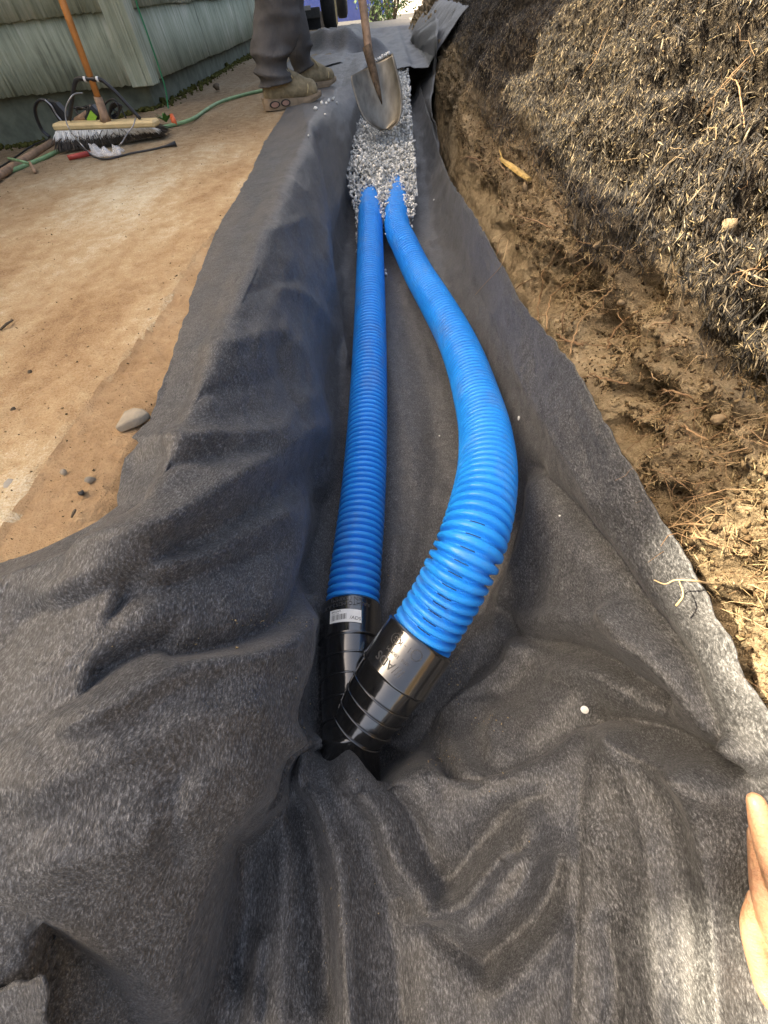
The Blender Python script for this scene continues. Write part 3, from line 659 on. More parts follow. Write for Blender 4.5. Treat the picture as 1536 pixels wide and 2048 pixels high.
# folds: traced crease lines, (points on the photo, height in m, half width in photo px, 'r' ridge / 's' step higher on the left of the line)
FOLDS = [
    ([(0, 1200), (100, 1150), (256, 1085), (360, 1020), (470, 950), (560, 895), (610, 860)], .022, 38), ([(60, 1265), (200, 1190), (330, 1110), (440, 1065), (540, 1000), (600, 950)], -.016, 30),
    ([(120, 1200), (256, 1140), (384, 1120), (480, 1070), (560, 1030)], .016, 30), ([(0, 1330), (110, 1265), (240, 1195), (360, 1160), (480, 1120), (560, 1090)], -.010, 26),
    ([(0, 1445), (150, 1375), (256, 1310), (338, 1282), (358, 1300), (435, 1290), (512, 1264), (588, 1218), (632, 1120), (660, 1000)], -.022, 24), ([(150, 1440), (260, 1385), (360, 1340), (470, 1325), (560, 1300), (606, 1240)], .016, 30),
    ([(100, 1560), (250, 1500), (360, 1450), (470, 1420)], .016, 80), ([(120, 1700), (260, 1660), (360, 1610), (450, 1530)], .012, 60), ([(350, 1560), (335, 1640), (350, 1720)], -.007, 22),
    ([(260, 885), (430, 872), (540, 862), (600, 800)], .010, 22), ([(270, 930), (420, 915), (560, 905)], -.007, 18), ([(608, 222), (620, 300), (632, 360), (645, 450), (652, 540), (672, 640), (690, 720)], .014, 14), ([(640, 280), (655, 360), (668, 450), (676, 540)], -.012, 10),
    ([(560, 575), (620, 600), (660, 660), (690, 730)], .008, 14), ([(590, 690), (620, 780), (640, 860), (655, 960)], .010, 22), ([(560, 700), (580, 800), (615, 900), (640, 1000)], -.009, 20), ([(430, 480), (520, 470), (600, 440)], .005, 16), ([(400, 570), (500, 580), (590, 560)], -.004, 14), ([(350, 700), (450, 690), (560, 660)], .006, 22), ([(330, 780), (450, 780), (560, 750)], -.005, 20),
    # front apron
    ([(585, 1480), (617, 1570), (652, 1611), (682, 1693), (693, 1793), (699, 1910), (705, 2060)], .034, 24), ([(600, 1620), (622, 1720), (640, 1850), (648, 2000)], -.022, 26), ([(560, 1600), (575, 1720), (570, 1850), (560, 2048)], .018, 34), ([(500, 1700), (500, 1820), (490, 1950)], -.016, 26),
    ([(520, 1880), (512, 1950), (508, 2048)], .016, 10), ([(655, 1500), (720, 1570), (764, 1635), (793, 1722), (850, 1785)], .024, 30), ([(752, 1530), (828, 1646), (887, 1787)], -.020, 26), ([(745, 1640), (760, 1760), (790, 1900), (800, 2040)], -.014, 30),
    ([(845, 1828), (922, 1800), (986, 1722), (1062, 1640)], .030, 26), ([(900, 1770), (960, 1700), (1020, 1630), (1070, 1600)], -.016, 24), ([(800, 1800), (870, 1862), (928, 1904), (970, 1940)], -.014, 16), ([(980, 1910), (1045, 1860), (1090, 1800), (1110, 1730)], -.020, 28), ([(960, 1850), (1040, 1770), (1075, 1690)], .016, 30),
    ([(1000, 1990), (1060, 1930), (1110, 1870)], .014, 30), ([(1167, 1425), (1160, 1600), (1152, 1800), (1145, 2060)], -.008, 9), ([(1230, 1500), (1290, 1640), (1310, 1800), (1320, 2048)], .014, 50), ([(1210, 1850), (1230, 1950), (1225, 2048)], -.010, 22),
    ([(1400, 1570), (1420, 1700), (1430, 1850), (1440, 2048)], .020, 40),
    # right side
    ([(1067, 937), (1146, 1030), (1216, 1122), (1274, 1205), (1318, 1258), (1384, 1351), (1445, 1474)], -.026, 20), ([(1240, 1230), (1318, 1310), (1384, 1378), (1440, 1470), (1500, 1540)], .026, 22), ([(1071, 960), (1066, 1052), (1045, 1131), (1010, 1205), (1000, 1260)], .020, 24), ([(1040, 960), (1030, 1060), (1000, 1140), (965, 1220)], -.014, 18),
    ([(1010, 1225), (1045, 1272), (1142, 1292), (1208, 1322), (1274, 1368), (1322, 1400)], -.026, 18), ([(1060, 1250), (1140, 1240), (1220, 1260), (1280, 1300)], .016, 28), ([(1045, 1290), (1010, 1350), (940, 1400), (890, 1440)], .022, 20), ([(1120, 1350), (1200, 1350), (1240, 1375)], .012, 16), ([(960, 1500), (985, 1520), (1080, 1480), (1160, 1420)], -.018, 22), ([(930, 1440), (960, 1420), (1000, 1430), (980, 1480)], .012, 22), ([(870, 1500), (910, 1540), (950, 1555)], -.020, 14),
    ([(1180, 1420), (1290, 1450), (1400, 1500), (1500, 1545), (1600, 1580)], -.030, 24), ([(1240, 1500), (1340, 1545), (1450, 1590)], .020, 26), ([(790, 1450), (850, 1400), (900, 1340), (960, 1270)], .012, 20), ([(830, 1480), (890, 1420), (950, 1340)], -.010, 16),
    ([(985, 640), (1050, 760), (1120, 880), (1190, 1000)], .008, 26), ([(905, 500), (960, 600), (1010, 690), (1040, 780)], -.008, 16), ([(770, 700), (820, 900), (830, 1050), (790, 1200)], .007, 22), ([(800, 620), (860, 800), (880, 960)], -.005, 18), ([(790, 1080), (780, 1180), (760, 1290)], .010, 16),
]
def line_dist(px, py, pts):
    p = cr(np.array(pts, float), 5); best = np.full(px.shape, 1e9)
    for a, b in zip(p[:-1], p[1:]):
        d = b - a; t = np.clip(((px - a[0]) * d[0] + (py - a[1]) * d[1]) / (d @ d + 1e-9), 0, 1)
        dd = np.hypot(px - a[0] - t * d[0], py - a[1] - t * d[1]); best = np.minimum(best, dd)
    return best
def grid_normals(V):
    n = np.cross(np.gradient(V, axis=1), np.gradient(V, axis=0)); n /= np.linalg.norm(n, axis=-1)[..., None] + 1e-12
    return n * np.where(n[..., 2:3] < -.2, -1, 1) if n[..., 2].mean() > 0 else -n
FN = grid_normals(FV)
px, py, dz = pix(FV); disp = np.zeros(px.shape)
inview = (dz > .05) & (px > -300) & (px < 1900) & (py > -50) & (py < 2300)
for pts, amp, wd in FOLDS:
    dd = line_dist(px, py, pts) / wd
    disp += np.where(inview, 1.35 * amp * np.exp(-dd ** 1.45), 0)
_ly = np.interp(px, [-400, 0, 128, 256, 379, 420], [1600, 1768, 1829, 1921, 2023, 2060]); disp -= np.where(inview, .04 * sstep(-10, 170, py - _ly) * sstep(400, 350, px), 0)
disp += .0040 * fbm(FV, 7, 3, 61) + .0035 * fbm(FV * np.array([1.2, .5, 1]), 16, 3, 67) + .0009 * fbm(FV, 60, 2, 71)
rid = 1 - 2 * np.abs(noise(FV * np.array([1, .6, 1]) + .05 * noise(FV, 5, 3)[..., None], 9, 77)); disp += .004 * np.maximum(rid - .3, 0)
lapflat = sstep(-.36, -.30, FV[..., 0]) + sstep(.25, .05, FV[..., 1])
disp = np.where(FV[..., 0] < -.30, np.maximum(disp * np.clip(lapflat + .45, 0, 1), -.004), disp)
edge_fade = np.minimum(sstep(0, 9, np.arange(FV.shape[1]))[None], sstep(0, 5, np.arange(FV.shape[1])[::-1])[None]) * .85 + .15
FV = FV + FN * (disp * edge_fade)[..., None]
# ragged cut edges
jl = .0035 * fbm(np.stack([0 * ys_, ys_, 0 * ys_], -1), 30, 3, 81); FV[:, :6, 0] += jl[:, None] * np.linspace(1, 0, 6)
FV[:, -4:, 2] += (jl * 1.3)[:, None] * np.linspace(0, 1, 4)
fab = mk('black_fabric', FV.reshape(-1, 3), grid_faces(*FV.shape[:2]), M['fabric'])
sm = fab.modifiers.new('thick', 'SOLIDIFY'); sm.thickness = .0022; sm.offset = 0; sm.use_rim_only = False
tag(fab, 'long black felt sheet lining the trench, lapped over the drive and the bank edge', 'fabric', 'sheets of black geotextile in the trench')

# pipes -------------------------------------------------------------
def pipe_z(y): return -.450 + .066 * (y - .36) + .012 * math.exp(-((y - .34) / .2) ** 2)
def pipe_path(pixels):
    out = []
    for x_, y_ in pixels:
        z = -.44
        for _ in range(6): z = pipe_z(P(x_, y_, z)[1]) + .012   # silhouette centre sits a little above the axis
        q_ = P(x_, y_, z); out.append((q_[0], q_[1], pipe_z(q_[1])))
    return np.array(out)
LP = pipe_path([(738, 350), (740, 400), (740, 471), (740, 544), (739, 666), (736, 788), (731, 900), (724, 1000), (714, 1100), (701, 1228)])
RPX = [(793, 330, None), (793, 373, None), (794, 446, None), (809, 483, None), (835, 544, -.366), (868, 600, -.355), (905, 666, -.345), (931, 725, -.328), (951, 788, -.305), (966, 845, -.278), (973, 900, -.250), (973, 950, -.230), (966, 1000, -.217), (954, 1050, -.216), (937, 1100, -.225), (913, 1150, -.248), (887, 1200, -.280), (834, 1284, -.332)]
RP = np.array([pipe_path([(x_, y_)])[0] if z_ is None else P(x_, y_, z_) for x_, y_, z_ in RPX])
PITCH = .0178
LP[0, 2] -= .07; RP[0, 2] -= .08
def corrugated(path, name, label):
    c = cr(path, 30); s = np.concatenate([[0], np.cumsum(np.linalg.norm(np.diff(c, axis=0), axis=1))]); k = 12
    n = int(s[-1] / PITCH) * k; ss = np.linspace(0, s[-1], n + 1); c = np.stack([np.interp(ss, s, c[:, i]) for i in range(3)], -1)
    for _ in range(40): c[1:-1] = .5 * c[1:-1] + .25 * (c[:-2] + c[2:])
    prof = np.array([.0588, .0593, .0595, .0595, .0594, .0587, .0562, .0512, .0482, .0480, .0500, .0552])
    r = np.resize(prof, n + 1); v, f = tube_vf(c, r, 56); o = mk(name, v, f, M['blue'])
    tag(o, label, 'pipe', 'blue corrugated drain pipes')
    return o, c
pl, lc = corrugated(LP, 'corrugated_pipe', 'straight blue corrugated drain pipe with the white sticker on its black fitting')
pr, rc = corrugated(RP, 'corrugated_pipe', 'curved blue corrugated drain pipe bending out towards the bank')
# slits in the valleys of the curved pipe near its end
def slots(path, parent, a0, lo, hi):
    t, N, B = frames(path); mb = MB(); L_ = len(path)
    for i in range(int(L_ * lo), int(L_ * hi)):
        if i % 12 != 9: continue
        for ac in a0:
            aa = ac + np.linspace(-.26, .26, 7); ring = path[i] + .0492 * (np.cos(aa)[:, None] * N[i] + np.sin(aa)[:, None] * B[i])
            e = t[i] * .0009; mb.add(np.vstack([ring - e, ring + e]), [[k, k + 1, k + 8, k + 7] for k in range(6)])
    mb.build('drain_slots', M['slot'], parent)['kind'] = 'stuff'
slots(rc, pr, (-.12, 2.2, -2.2), .5, 1.0); slots(lc, pl, (1.6, -1.6), .4, 1.0)

# black Y fitting ----------------------------------------------------
wye = empty('wye_fitting', (LP[-1][0], .1, -.5))
tag(wye, 'glossy black Y fitting joining both blue pipes, its tip under the fabric', 'pipe fitting')
lend, rend = lc[-1], rc[-1]
TIP = P(694, 1474, -.37); TIP = np.array([TIP[0], TIP[1], -.408])
def branch(end, path, nm):
    d = _n(TIP - end); Lb = np.linalg.norm(TIP - end); o0 = end - d * .012
    col = [(-.002, .0605), (-.002, .0655), (.004, .0665), (.075, .0655), (.078, .0668), (.082, .0668), (.084, .0622)]
    v, f = revolve(col, o0, d, 64); c = mk('collar', v, f, M['black_plastic']); reparent(c, wye)
    bd_ = [(.080, .0625), (.10, .0615), (Lb + .006, .0485)]
    v, f = revolve(bd_, o0, d, 64); b = mk('branch', v, f, M['black_plastic']); reparent(b, wye)
    for s in np.linspace(.118, Lb - .010, 4 if nm else 4):
        r0 = np.interp(s, [x[0] for x in bd_], [x[1] for x in bd_])
        v, f = revolve([(s - .0016, r0 - .001), (s - .0012, r0 + .0030), (s + .0012, r0 + .0030), (s + .0016, r0 - .001)], o0, d, 64)
        reparent(mk('rib', v, f, M['black_plastic']), wye)
    return o0, d, Lb, c
Lo, Ld, LL, lcol = branch(lend, lc, 0); Ro, Rd, RL, rcol = branch(rend, rc, 1)
v, f = revolve([(-.02, .0495), (-.004, .0505), (-.003, .0535), (.004, .0535), (.005, .0510), (.07, .0500), (.07, .046), (.01, .045)], TIP, _n(np.array([.04, -1, -.12])), 56); reparent(mk('outlet', v, f, M['black_plastic']), wye)
# moulded seam where the two branches meet
def cyl_pt(o0, d, s, ang, r):
    e1 = _n(np.cross(np.array([0, 0, 1.]), d)); e2 = np.cross(d, e1); return o0 + d * s + r * (np.cos(ang) * e1 + np.sin(ang) * e2)
def surf(o0, d, L_, s, ang, lift=0.0):
    r = np.interp(s, [-.002, .004, .078, .082, L_], [.0655, .0665, .0655, .0625, .049]) + lift; return cyl_pt(o0, d, s, ang, r)
pts = []
for s in np.linspace(.03, RL, 22):
    best = None                                   # intersection of the branch with the other one, on top
    for ang in np.linspace(.2, 2.9, 130):
        q_ = surf(Ro, Rd, RL, s, ang); sl = (q_ - Lo) @ Ld; ax = Lo + Ld * sl; rr = np.linalg.norm(q_ - ax); tgt = np.interp(sl, [0, .082, LL], [.066, .0625, .049]); e = abs(rr - tgt)
        if best is None or e < best[0]: best = (e, q_)
    if best[0] < .006: pts.append(best[1] + np.array([0, 0, .001]))
if len(pts) > 3:
    pts = np.array(pts); pts[1:-1] = (pts[:-2] + pts[1:-1] + pts[2:]) / 3
    v, f = tube_vf(pts, .0019, 8); reparent(mk('seam', v, f, M['black_plastic']), wye)
# lettering wrapped round the collars
def text_mesh(body, size, font_extrude=0.0):
    cu = D.curves.new('lettering', 'FONT'); cu.body = body; cu.size = size; cu.align_x = 'CENTER'; cu.align_y = 'CENTER'; cu.extrude = font_extrude; cu.resolution_u = 3
    to = D.objects.new('lettering', cu); COL.objects.link(to); bpy.context.view_layer.update()
    me = D.meshes.new_from_object(to.evaluated_get(bpy.context.evaluated_depsgraph_get())); D.objects.remove(to); D.curves.remove(cu)
    v = np.zeros(len(me.vertices) * 3); me.vertices.foreach_get('co', v); v = v.reshape(-1, 3); f = [list(p_.vertices) for p_ in me.polygons]; D.meshes.remove(me); return v, f
def wrap(v, o0, d, L_, s0, ang0, rot=0.0, lift=.0006, rad=.066):
    c_, s_ = math.cos(rot), math.sin(rot); x = v[:, 0] * c_ - v[:, 1] * s_; y = v[:, 0] * s_ + v[:, 1] * c_
    return np.array([surf(o0, d, L_, s0 - y_, ang0 - x_ / rad, lift + z_) for x_, y_, z_ in zip(x, y, v[:, 2])])
def letter(body, size, mat, o0, d, L_, s0, ang0, rot, parent, lift=.0004, ext=.0003, name='lettering'):
    v, f = text_mesh(body, size, ext); o = mk(name, wrap(v, o0, d, L_, s0, ang0, rot, lift), f, mat, smooth=False)
    o.parent = parent; o.matrix_parent_inverse = parent.matrix_basis.inverted() if parent.parent is None else (parent.parent.matrix_basis @ parent.matrix_parent_inverse).inverted(); return o
AL, AR = math.pi / 2 - .03, math.pi / 2 + .12
grey_emb = simple('raised_lettering', (.05, .05, .052), .35)
letter('4IN (100MM)', .0125, grey_emb, Lo, Ld, LL, .008, AL + .05, math.pi, lcol)
letter('AASHTO M252 A-V', .0125, grey_emb, Lo, Ld, LL, .019, AL + .05, math.pi, lcol)
letter('///ADS', .021, grey_emb, Ro, Rd, RL, .058, AR - .04, math.pi, rcol, .0004, .0006)
letter('4IN  100MM', .009, grey_emb, Ro, Rd, RL, .040, AR - .1, math.pi, rcol)
letter('- 1 - KG', .013, grey_emb, Ro, Rd, RL, .020, AR - .1, math.pi, rcol)
for da in (.27, -.38):
    ring = np.array([surf(Ro, Rd, RL, .020 + .0088 * math.sin(a), AR - .1 + da + .0088 / .066 * math.cos(a), .0006) for a in np.linspace(0, 2 * np.pi, 25)])
    v, f = tube_vf(ring, .0006, 5, False); o = mk('lettering', v, f, grey_emb); o.parent = rcol; o.matrix_parent_inverse = (wye.matrix_basis @ rcol.matrix_parent_inverse).inverted()
# white sticker
def patch(o0, d, L_, s0, s1, a0, a1, lift, name, mat, n=14, skew=0.0):
    v = []
    for j in (0, 1):
        for i in range(n + 1):
            a = a0 + (a1 - a0) * i / n; v.append(surf(o0, d, L_, (s1 if j else s0) + skew * i / n, a, lift))
    return mk(name, np.array(v), [[i, i + 1, n + 2 + i, n + 1 + i] for i in range(n)], mat)
def up_parent(o, par):
    o.parent = par; o.matrix_parent_inverse = (wye.matrix_basis @ par.matrix_parent_inverse).inverted(); return o
SK = -.006
st = patch(Lo, Ld, LL, .030, .058, AL + .58, AL - .42, .0007, 'sticker', M['paper'], skew=.005); up_parent(st, lcol); st['label'] = 'white barcode sticker on the left collar'
mb = MB(); 
def bar(s0, s1, a, wdt): 
    v = [surf(Lo, Ld, LL, s0, a, .0010), surf(Lo, Ld, LL, s0, a - wdt, .0010), surf(Lo, Ld, LL, s1, a - wdt, .0010), surf(Lo, Ld, LL, s1, a, .0010)]; mb.add(v, [[0, 1, 2, 3]])
a = AL + .50
while a > AL + .02:
    wdt = random.choice((.006, .009, .016)); bar(.0425, .0545, a, wdt); a -= wdt + random.choice((.008, .012, .02))
up_parent(mb.build('barcode', M['ink'], None, False), lcol)
up_parent(letter('0422AA', .0062, M['ink'], Lo, Ld, LL, .0355, AL + .36, 0, lcol, .0010, 0.0), lcol)
up_parent(letter('4 IN WYE', .0036, M['ink'], Lo, Ld, LL, .0405, AL + .38, 0, lcol, .0010, 0.0), lcol)
up_parent(letter('/ADS', .0105, M['ink'], Lo, Ld, LL, .0535, AL - .24, -.12, lcol, .0010, 0.0), lcol)

# gravel -----------------------------------------------------------------
def gravel_z(x, y):
    z = np.interp(y, [1.55, 1.9, 2.3, 2.7, 3.1, 3.7, 4.4, 5.2], [-.44, -.36, -.285, -.20, -.125, -.10, -.09, -.09])
    return z + .012 * fbm(np.stack([x, y, 0 * x], -1), 6, 2, 91) - .10 * ((np.abs(x - .02)) / .28) ** 4 * sstep(3.2, 2.2, y)
gx = rng.uniform(-.245, .275, 22000); gy = 1.62 + 3.3 * rng.random(22000) ** 1.25
edge_y = 2.22 - .55 * np.clip(np.abs(gx - .02) / .17 - .75, 0, 1.0) + .06 * rng.normal(size=len(gx))
gpx, gpy, _ = pix(np.stack([gx, gy, gravel_z(gx, gy)], -1))
k = (gy > edge_y) & (gpx < np.interp(gpy, [60, 92, 180, 300, 400, 440], [812, 813, 819, 830, 832, 824])) & (gpx > np.interp(gpy, [90, 110, 210, 235, 300, 330, 430], [770, 735, 705, 694, 688, 686, 712])); gx, gy = gx[k], gy[k]
gs = rng.gamma(3.2, .0021, len(gx)) + .0034; gz = gravel_z(gx, gy) + rng.uniform(-.028, .006, len(gx))
v, f, r_ = stones(np.stack([gx, gy, gz], -1), gs, 24, (.42, .9), 8)
o = mk('gravel', v, f, M['gravel'], smooth=False); set_rnd(o, r_); tag(o, 'pale grey crushed gravel filling the far trench over the pipe ends', kind='stuff')
bxs = np.arange(-.13, .15, .03); bys = np.arange(2.45, 5.2, .06); GB = surface_grid(bxs, bys, lambda a, b: gravel_z(a, b) - .032)
o = mk('gravel_bed', GB.reshape(-1, 3), grid_faces(len(bys), len(bxs)), M['gravel']); set_rnd(o, np.full(len(o.data.polygons), .4)); o['kind'] = 'stuff'
# loose single stones: (photo px, height, size, label)
def one_stone(name, c, size, mat, label, cat, group=None, squash=(.6, .9), n=16, sub=0):
    pts = rng.normal(size=(n, 3)); pts /= np.linalg.norm(pts, axis=1)[:, None]; pts *= np.array([1, rng.uniform(*squash), rng.uniform(*squash)]); co, fs = hull_faces(pts)
    me_o = mk(name, co @ rot_mats(1)[0].T * size, fs, mat, smooth=False); me_o.location = tuple(c); set_rnd(me_o, np.full(len(fs), .55 + .45 * rng.random()))
    tag(me_o, label, cat, group); return me_o
def fab_z_at(px_, py_):
    """highest sheet point seen at that pixel"""
    A, B, Cc = pix(FV); d_ = np.hypot(A - px_, B - py_); i = np.unravel_index(np.argmin(np.where(d_ < d_.min() + 3, Cc, 99)), d_.shape); return FV[i]
STG = 'white gravel stones spilled on the fabric'
for (x_, y_, s_, lab) in [(634, 219, .012, 'angular white gravel stone just below the near boot toe'), (655, 231, .008, 'small flat white gravel stone on the lapped fabric past the boot'), (618, 272, .006, 'tiny white gravel chip alone on the fabric fold below the boots'),
                          (648, 208, .010, 'white gravel stone at the near end of the spill by the toe'), (655, 206, .009, 'pale gravel stone in the middle of the spill by the toe'), (662, 204, .011, 'white gravel stone at the far end of the spill by the toe'), (669, 201, .012, 'grey gravel stone farthest out of the spill by the toe'), (676, 209, .007, 'small gravel chip past the spill nearest the trench lip'),
                          (771, 540, .011, 'white gravel stone between the two blue pipes'), (769, 549, .010, 'second white stone lying against the straight pipe'), (866, 403, .006, 'tiny white chip on the right trench wall fabric'), (877, 869, .004, 'tiny white fleck on the trench floor between the pipes')]:
    q_ = fab_z_at(x_, y_); one_stone('gravel_stone', q_ + np.array([0, 0, s_ * .55]), s_, M['gravel'], lab, 'stone', STG)
for tpar, (pth, idx, ang, lab) in enumerate([(lc, .03, 1.5, 'white gravel stone lying on the straight pipe by the pile'), (lc, .05, .9, 'small white stone on the right flank of the straight pipe'), (rc, .08, .8, 'white gravel stone lying on the curved pipe by the pile'), (rc, .07, 1.7, 'small grey stone on the crown of the curved pipe')]):
    i = int(len(pth) * idx); q_ = pth[i] + np.array([.06 * math.cos(ang), 0, .06 * math.sin(ang)]); one_stone('gravel_stone', q_ + np.array([0, 0, .004]), .009 if tpar % 2 == 0 else .006, M['gravel'], lab, 'stone', 'white gravel stones on the pipes')

# white pin heads
def disc_on(px_, py_, r, label):
    q_ = fab_z_at(px_, py_); i = np.argmin(np.linalg.norm(FV.reshape(-1, 3) - q_, axis=1)); nn = grid_normals(FV).reshape(-1, 3)[i]
    if nn @ (np.array([0, 0, H]) - q_) < 0: nn = -nn
    prof = [(0, .0), (0, r), (.0012, r), (.002, r * .8), (.0022, 0.0001)]
    v, f = revolve(prof, q_ + nn * .001, nn, 20); o = mk('pin_head', v, f, M['white']); tag(o, label, 'pin', 'white round pin heads holding the fabric')
disc_on(1035, 838, .0058, 'white round pin head on the fabric beside the curved pipe bend')
disc_on(1167, 1413, .0058, 'white round pin head at the top of the fabric seam')
disc_on(1119, 1031, .0018, 'tiny white speck of a pin on the shaded right wall fabric')

# ------------------------------------------------------------------ more sheets of fabric
FG = 'sheets of black geotextile in the trench'
def sheet(name, V, label):
    V = V + grid_normals(V) * (.005 * fbm(V, 9, 3, 5) + .003 * fbm(V, 25, 2, 6))[..., None]
    o = mk(name, V.reshape(-1, 3), grid_faces(*V.shape[:2]), M['fabric']); m_ = o.modifiers.new('thick', 'SOLIDIFY'); m_.thickness = .0022; m_.offset = 0
    return tag(o, label, 'fabric', FG)
def far_z(X, Y):
    bxx = X - .05 * np.sin(Y * 1.3 + .6) * 0 - .02 * sstep(3.0, 5.5, Y) + .02
    zb = np.interp(bxx, [.30, .36, .42, .50, .62, .85, 1.05, 1.35], [-.22, -.1, -.02, .06, .17, .32, .42, .56])
    z = np.where(X < .22, .012 - .085 * sstep(-.35, -.20, X), zb); z = np.where((X >= .22) & (X < .30), -.07 - .15 * 0 + (zb + .07) * sstep(.22, .30, X), z)
    p = np.stack([X, Y, 0 * X], -1)
    return np.maximum(z, -.09) + .115 * np.exp(-((Y - 5.85 - .05 * np.sin(X * 6)) / .13) ** 2) * sstep(.12, -.10, X) + .014 * fbm(p * np.array([1, .5, 1]), 7, 3, 15) * sstep(4.6, 5.3, Y)
fx = np.linspace(-.80, .66, 80); fy = np.linspace(0, 1, 110); FXg, FYg = np.meshgrid(fx, fy)
front = 4.55 + .30 * sstep(.3, -.1, FXg) * 0 + .10 * noise(np.stack([FXg, 0 * FXg, 0 * FXg], -1), 4, 3) + .25 * sstep(-.1, .2, FXg) - .2 * sstep(-.2, -.6, FXg)
YY = front + (9.04 - front) * FYg
sheet('black_fabric', np.stack([FXg, YY, far_z(FXg, YY) * (1 - sstep(.93, 1, FYg)) - .05 * sstep(.93, 1, FYg)], -1), 'rumpled black felt sheet with a raised fold beyond the boots and shovel')
bot = cr([PX(852, 297, .262), PX(826, 252, .262), PX(811, 190, .268), PX(808, 130, .28), PX(814, 92, .30)], 10); top = cr([PX(874, 308, .31), PX(869, 225, .345), PX(866, 150, .385), PX(880, 78, .44), PX(868, 26, .47)], 10)
top[:, 2] += .014 * np.sin(np.arange(len(top)) * 1.1); tt = np.linspace(0, 1, 26)[None, :, None]
V = bot[:, None] * (1 - tt) + top[:, None] * tt; V[..., 0] += .020 * np.sin(tt[..., 0] * 7 + np.arange(len(bot))[:, None] * .35) - .025 * np.sin(tt[..., 0] * 3.1)
sheet('black_fabric', V, 'ragged upright black felt flap against the bank beside the gravel')
cen = fab_z_at(60, 2000); dd = (cen - np.array([0, 0, H])) @ R @ np.array([0, 0, -1.])
uu, vv = np.meshgrid(np.linspace(0, 1, 26), np.linspace(0, 1, 22))
topx = np.interp(uu, [0, 1], [-160, 92]); topy = np.interp(uu, [0, 1], [2010, 1949]); botx = np.interp(uu, [0, 1], [-200, 135]); boty = 2230 + 0 * uu
PXg = topx + (botx - topx) * vv + 7 * np.sin(vv * 17) * (uu > .97); PYg = topy + (boty - topy) * vv + 4 * np.sin(uu * 31) * (vv < .03)
V = np.array([[PD(PXg[i, j], PYg[i, j], dd - .012 - .010 * math.exp(-((1 - uu[i, j]) / .12) ** 2)) for j in range(26)] for i in range(22)])
sheet('black_fabric', V, 'torn corner of a second black felt sheet at the near left')

# ------------------------------------------------------------------ the house, plus an unseen wing added to shade the drive and trench
HX, HY, EAVE, BASE = -1.38, 3.37, 4.30, .105
house = empty('house', (HX, HY, 0)); tag(house, 'faded green house with striated plank siding and a low painted foundation', 'house')
def hp(o): return reparent(o, house)
mb = MB()
def plank(a, b, z0, z1, outn, jit, seed):
    """one board from a to b (xy), bottom standing proud; grooves and a rough lower edge are geometry"""
    a, b, outn = np.array(a, float), np.array(b, float), np.array(outn, float); L_ = np.linalg.norm(b - a); n = max(4, int(L_ / .013)) if jit else 2
    r_ = np.random.default_rng(seed); t = np.linspace(0, 1, n + 1); g = r_.normal(0, .0017, n + 1) * jit; zb = z0 + (r_.normal(0, .0022, n + 1) + .004 * noise(np.stack([t * L_ * 4, 0 * t + seed, 0 * t], -1))) * jit
    rows = []
    for zz, o_ in ((zb, .010), (zb, .030), (z0 + (z1 - z0) * .5 + 0 * t, .021), (z1 + 0 * t, .011), (z1 + 0 * t, 0.0)):
        xy = a[None] + (b - a)[None] * t[:, None] + outn[None] * (o_ + (g if o_ > .0105 else 0 * g))[:, None]; rows.append(np.column_stack([xy, zz]))
    V = np.array(rows); return mk('siding_plank', V.reshape(-1, 3), grid_faces(5, n + 1), M['siding'], smooth=False)
CH = .262
def wall(a, b, outn, top):
    a, b = np.array(a, float), np.array(b, float); L_ = np.linalg.norm(b - a); k = 0; z = BASE; sd = int(abs(a[0] * 100) + abs(b[1] * 10))
    while z < top:
        z1 = min(z + CH + .012, top + .012)
        if k < 5:
            cuts = [0] + list(np.arange(.75 if k % 2 else 1.2, L_ - .3, 1.2)) + [L_]
        else: cuts = [0, L_]
        for c0, c1 in zip(cuts[:-1], cuts[1:]):
            hp(plank(a + (b - a) * (c0 + .0008) / L_, a + (b - a) * (c1 - .0008) / L_, z, z1, outn, 1 if k < 4 else 0, sd * 100 + k * 10 + int(c0 * 3)))
        z += CH; k += 1
wall((HX - .002, HY), (-4.2, HY), (0, -1), EAVE); wall((HX, HY + .075), (HX, 10.5), (1, 0), EAVE); LOW, YS, LOW2, YS2 = 4.10, .85, 3.87, .42  # stepped eave heights of the added wing, set by where its shadow ends
wall((-4.2, HY - .002), (-4.2, YS), (1, 0), 4.42); wall((-4.2, YS - .002), (-4.2, YS2), (1, 0), LOW); wall((-4.2, YS2 - .002), (-4.2, -7.0), (1, 0), LOW2)  # out-of-view wing walls, added only to block the sun
def box_part(name, lo, hi, mat, bev=0):
    lo, hi = np.array(lo, float), np.array(hi, float); mb = MB(); mb.box((lo + hi) / 2, hi - lo, None, bev); return hp(mb.build(name, mat, None, False))
box_part('foundation', (-8, HY + .03, -.6), (HX - .03, 10.4, BASE + .02), M['concrete']); box_part('foundation', (-10, -6.9, -.6), (-4.24, HY + .02, BASE + .02), M['concrete'])  # second box is the footing of the added shading wing
box_part('wall_core', (-8, HY + .004, BASE + .022), (HX - .004, 10.45, EAVE), M['siding']); box_part('wall_core', (-10, YS, BASE + .022), (-4.206, HY + .002, 4.42), M['siding']); box_part('wall_core', (-10, YS2, BASE + .022), (-4.206, YS - .002, LOW), M['siding']); box_part('wall_core', (-10, -6.95, BASE + .022), (-4.206, YS2 - .002, LOW2), M['siding'])  # last three cores make the added wing block the sun
box_part('corner_board', (HX - .092, HY - .040, BASE - .012), (HX - .0, HY - .008, EAVE), M['siding'], .003); box_part('corner_board', (HX + .001, HY - .040, BASE - .012), (HX + .036, HY + .074, EAVE), M['siding'], .003)
mb = MB(); e = EAVE
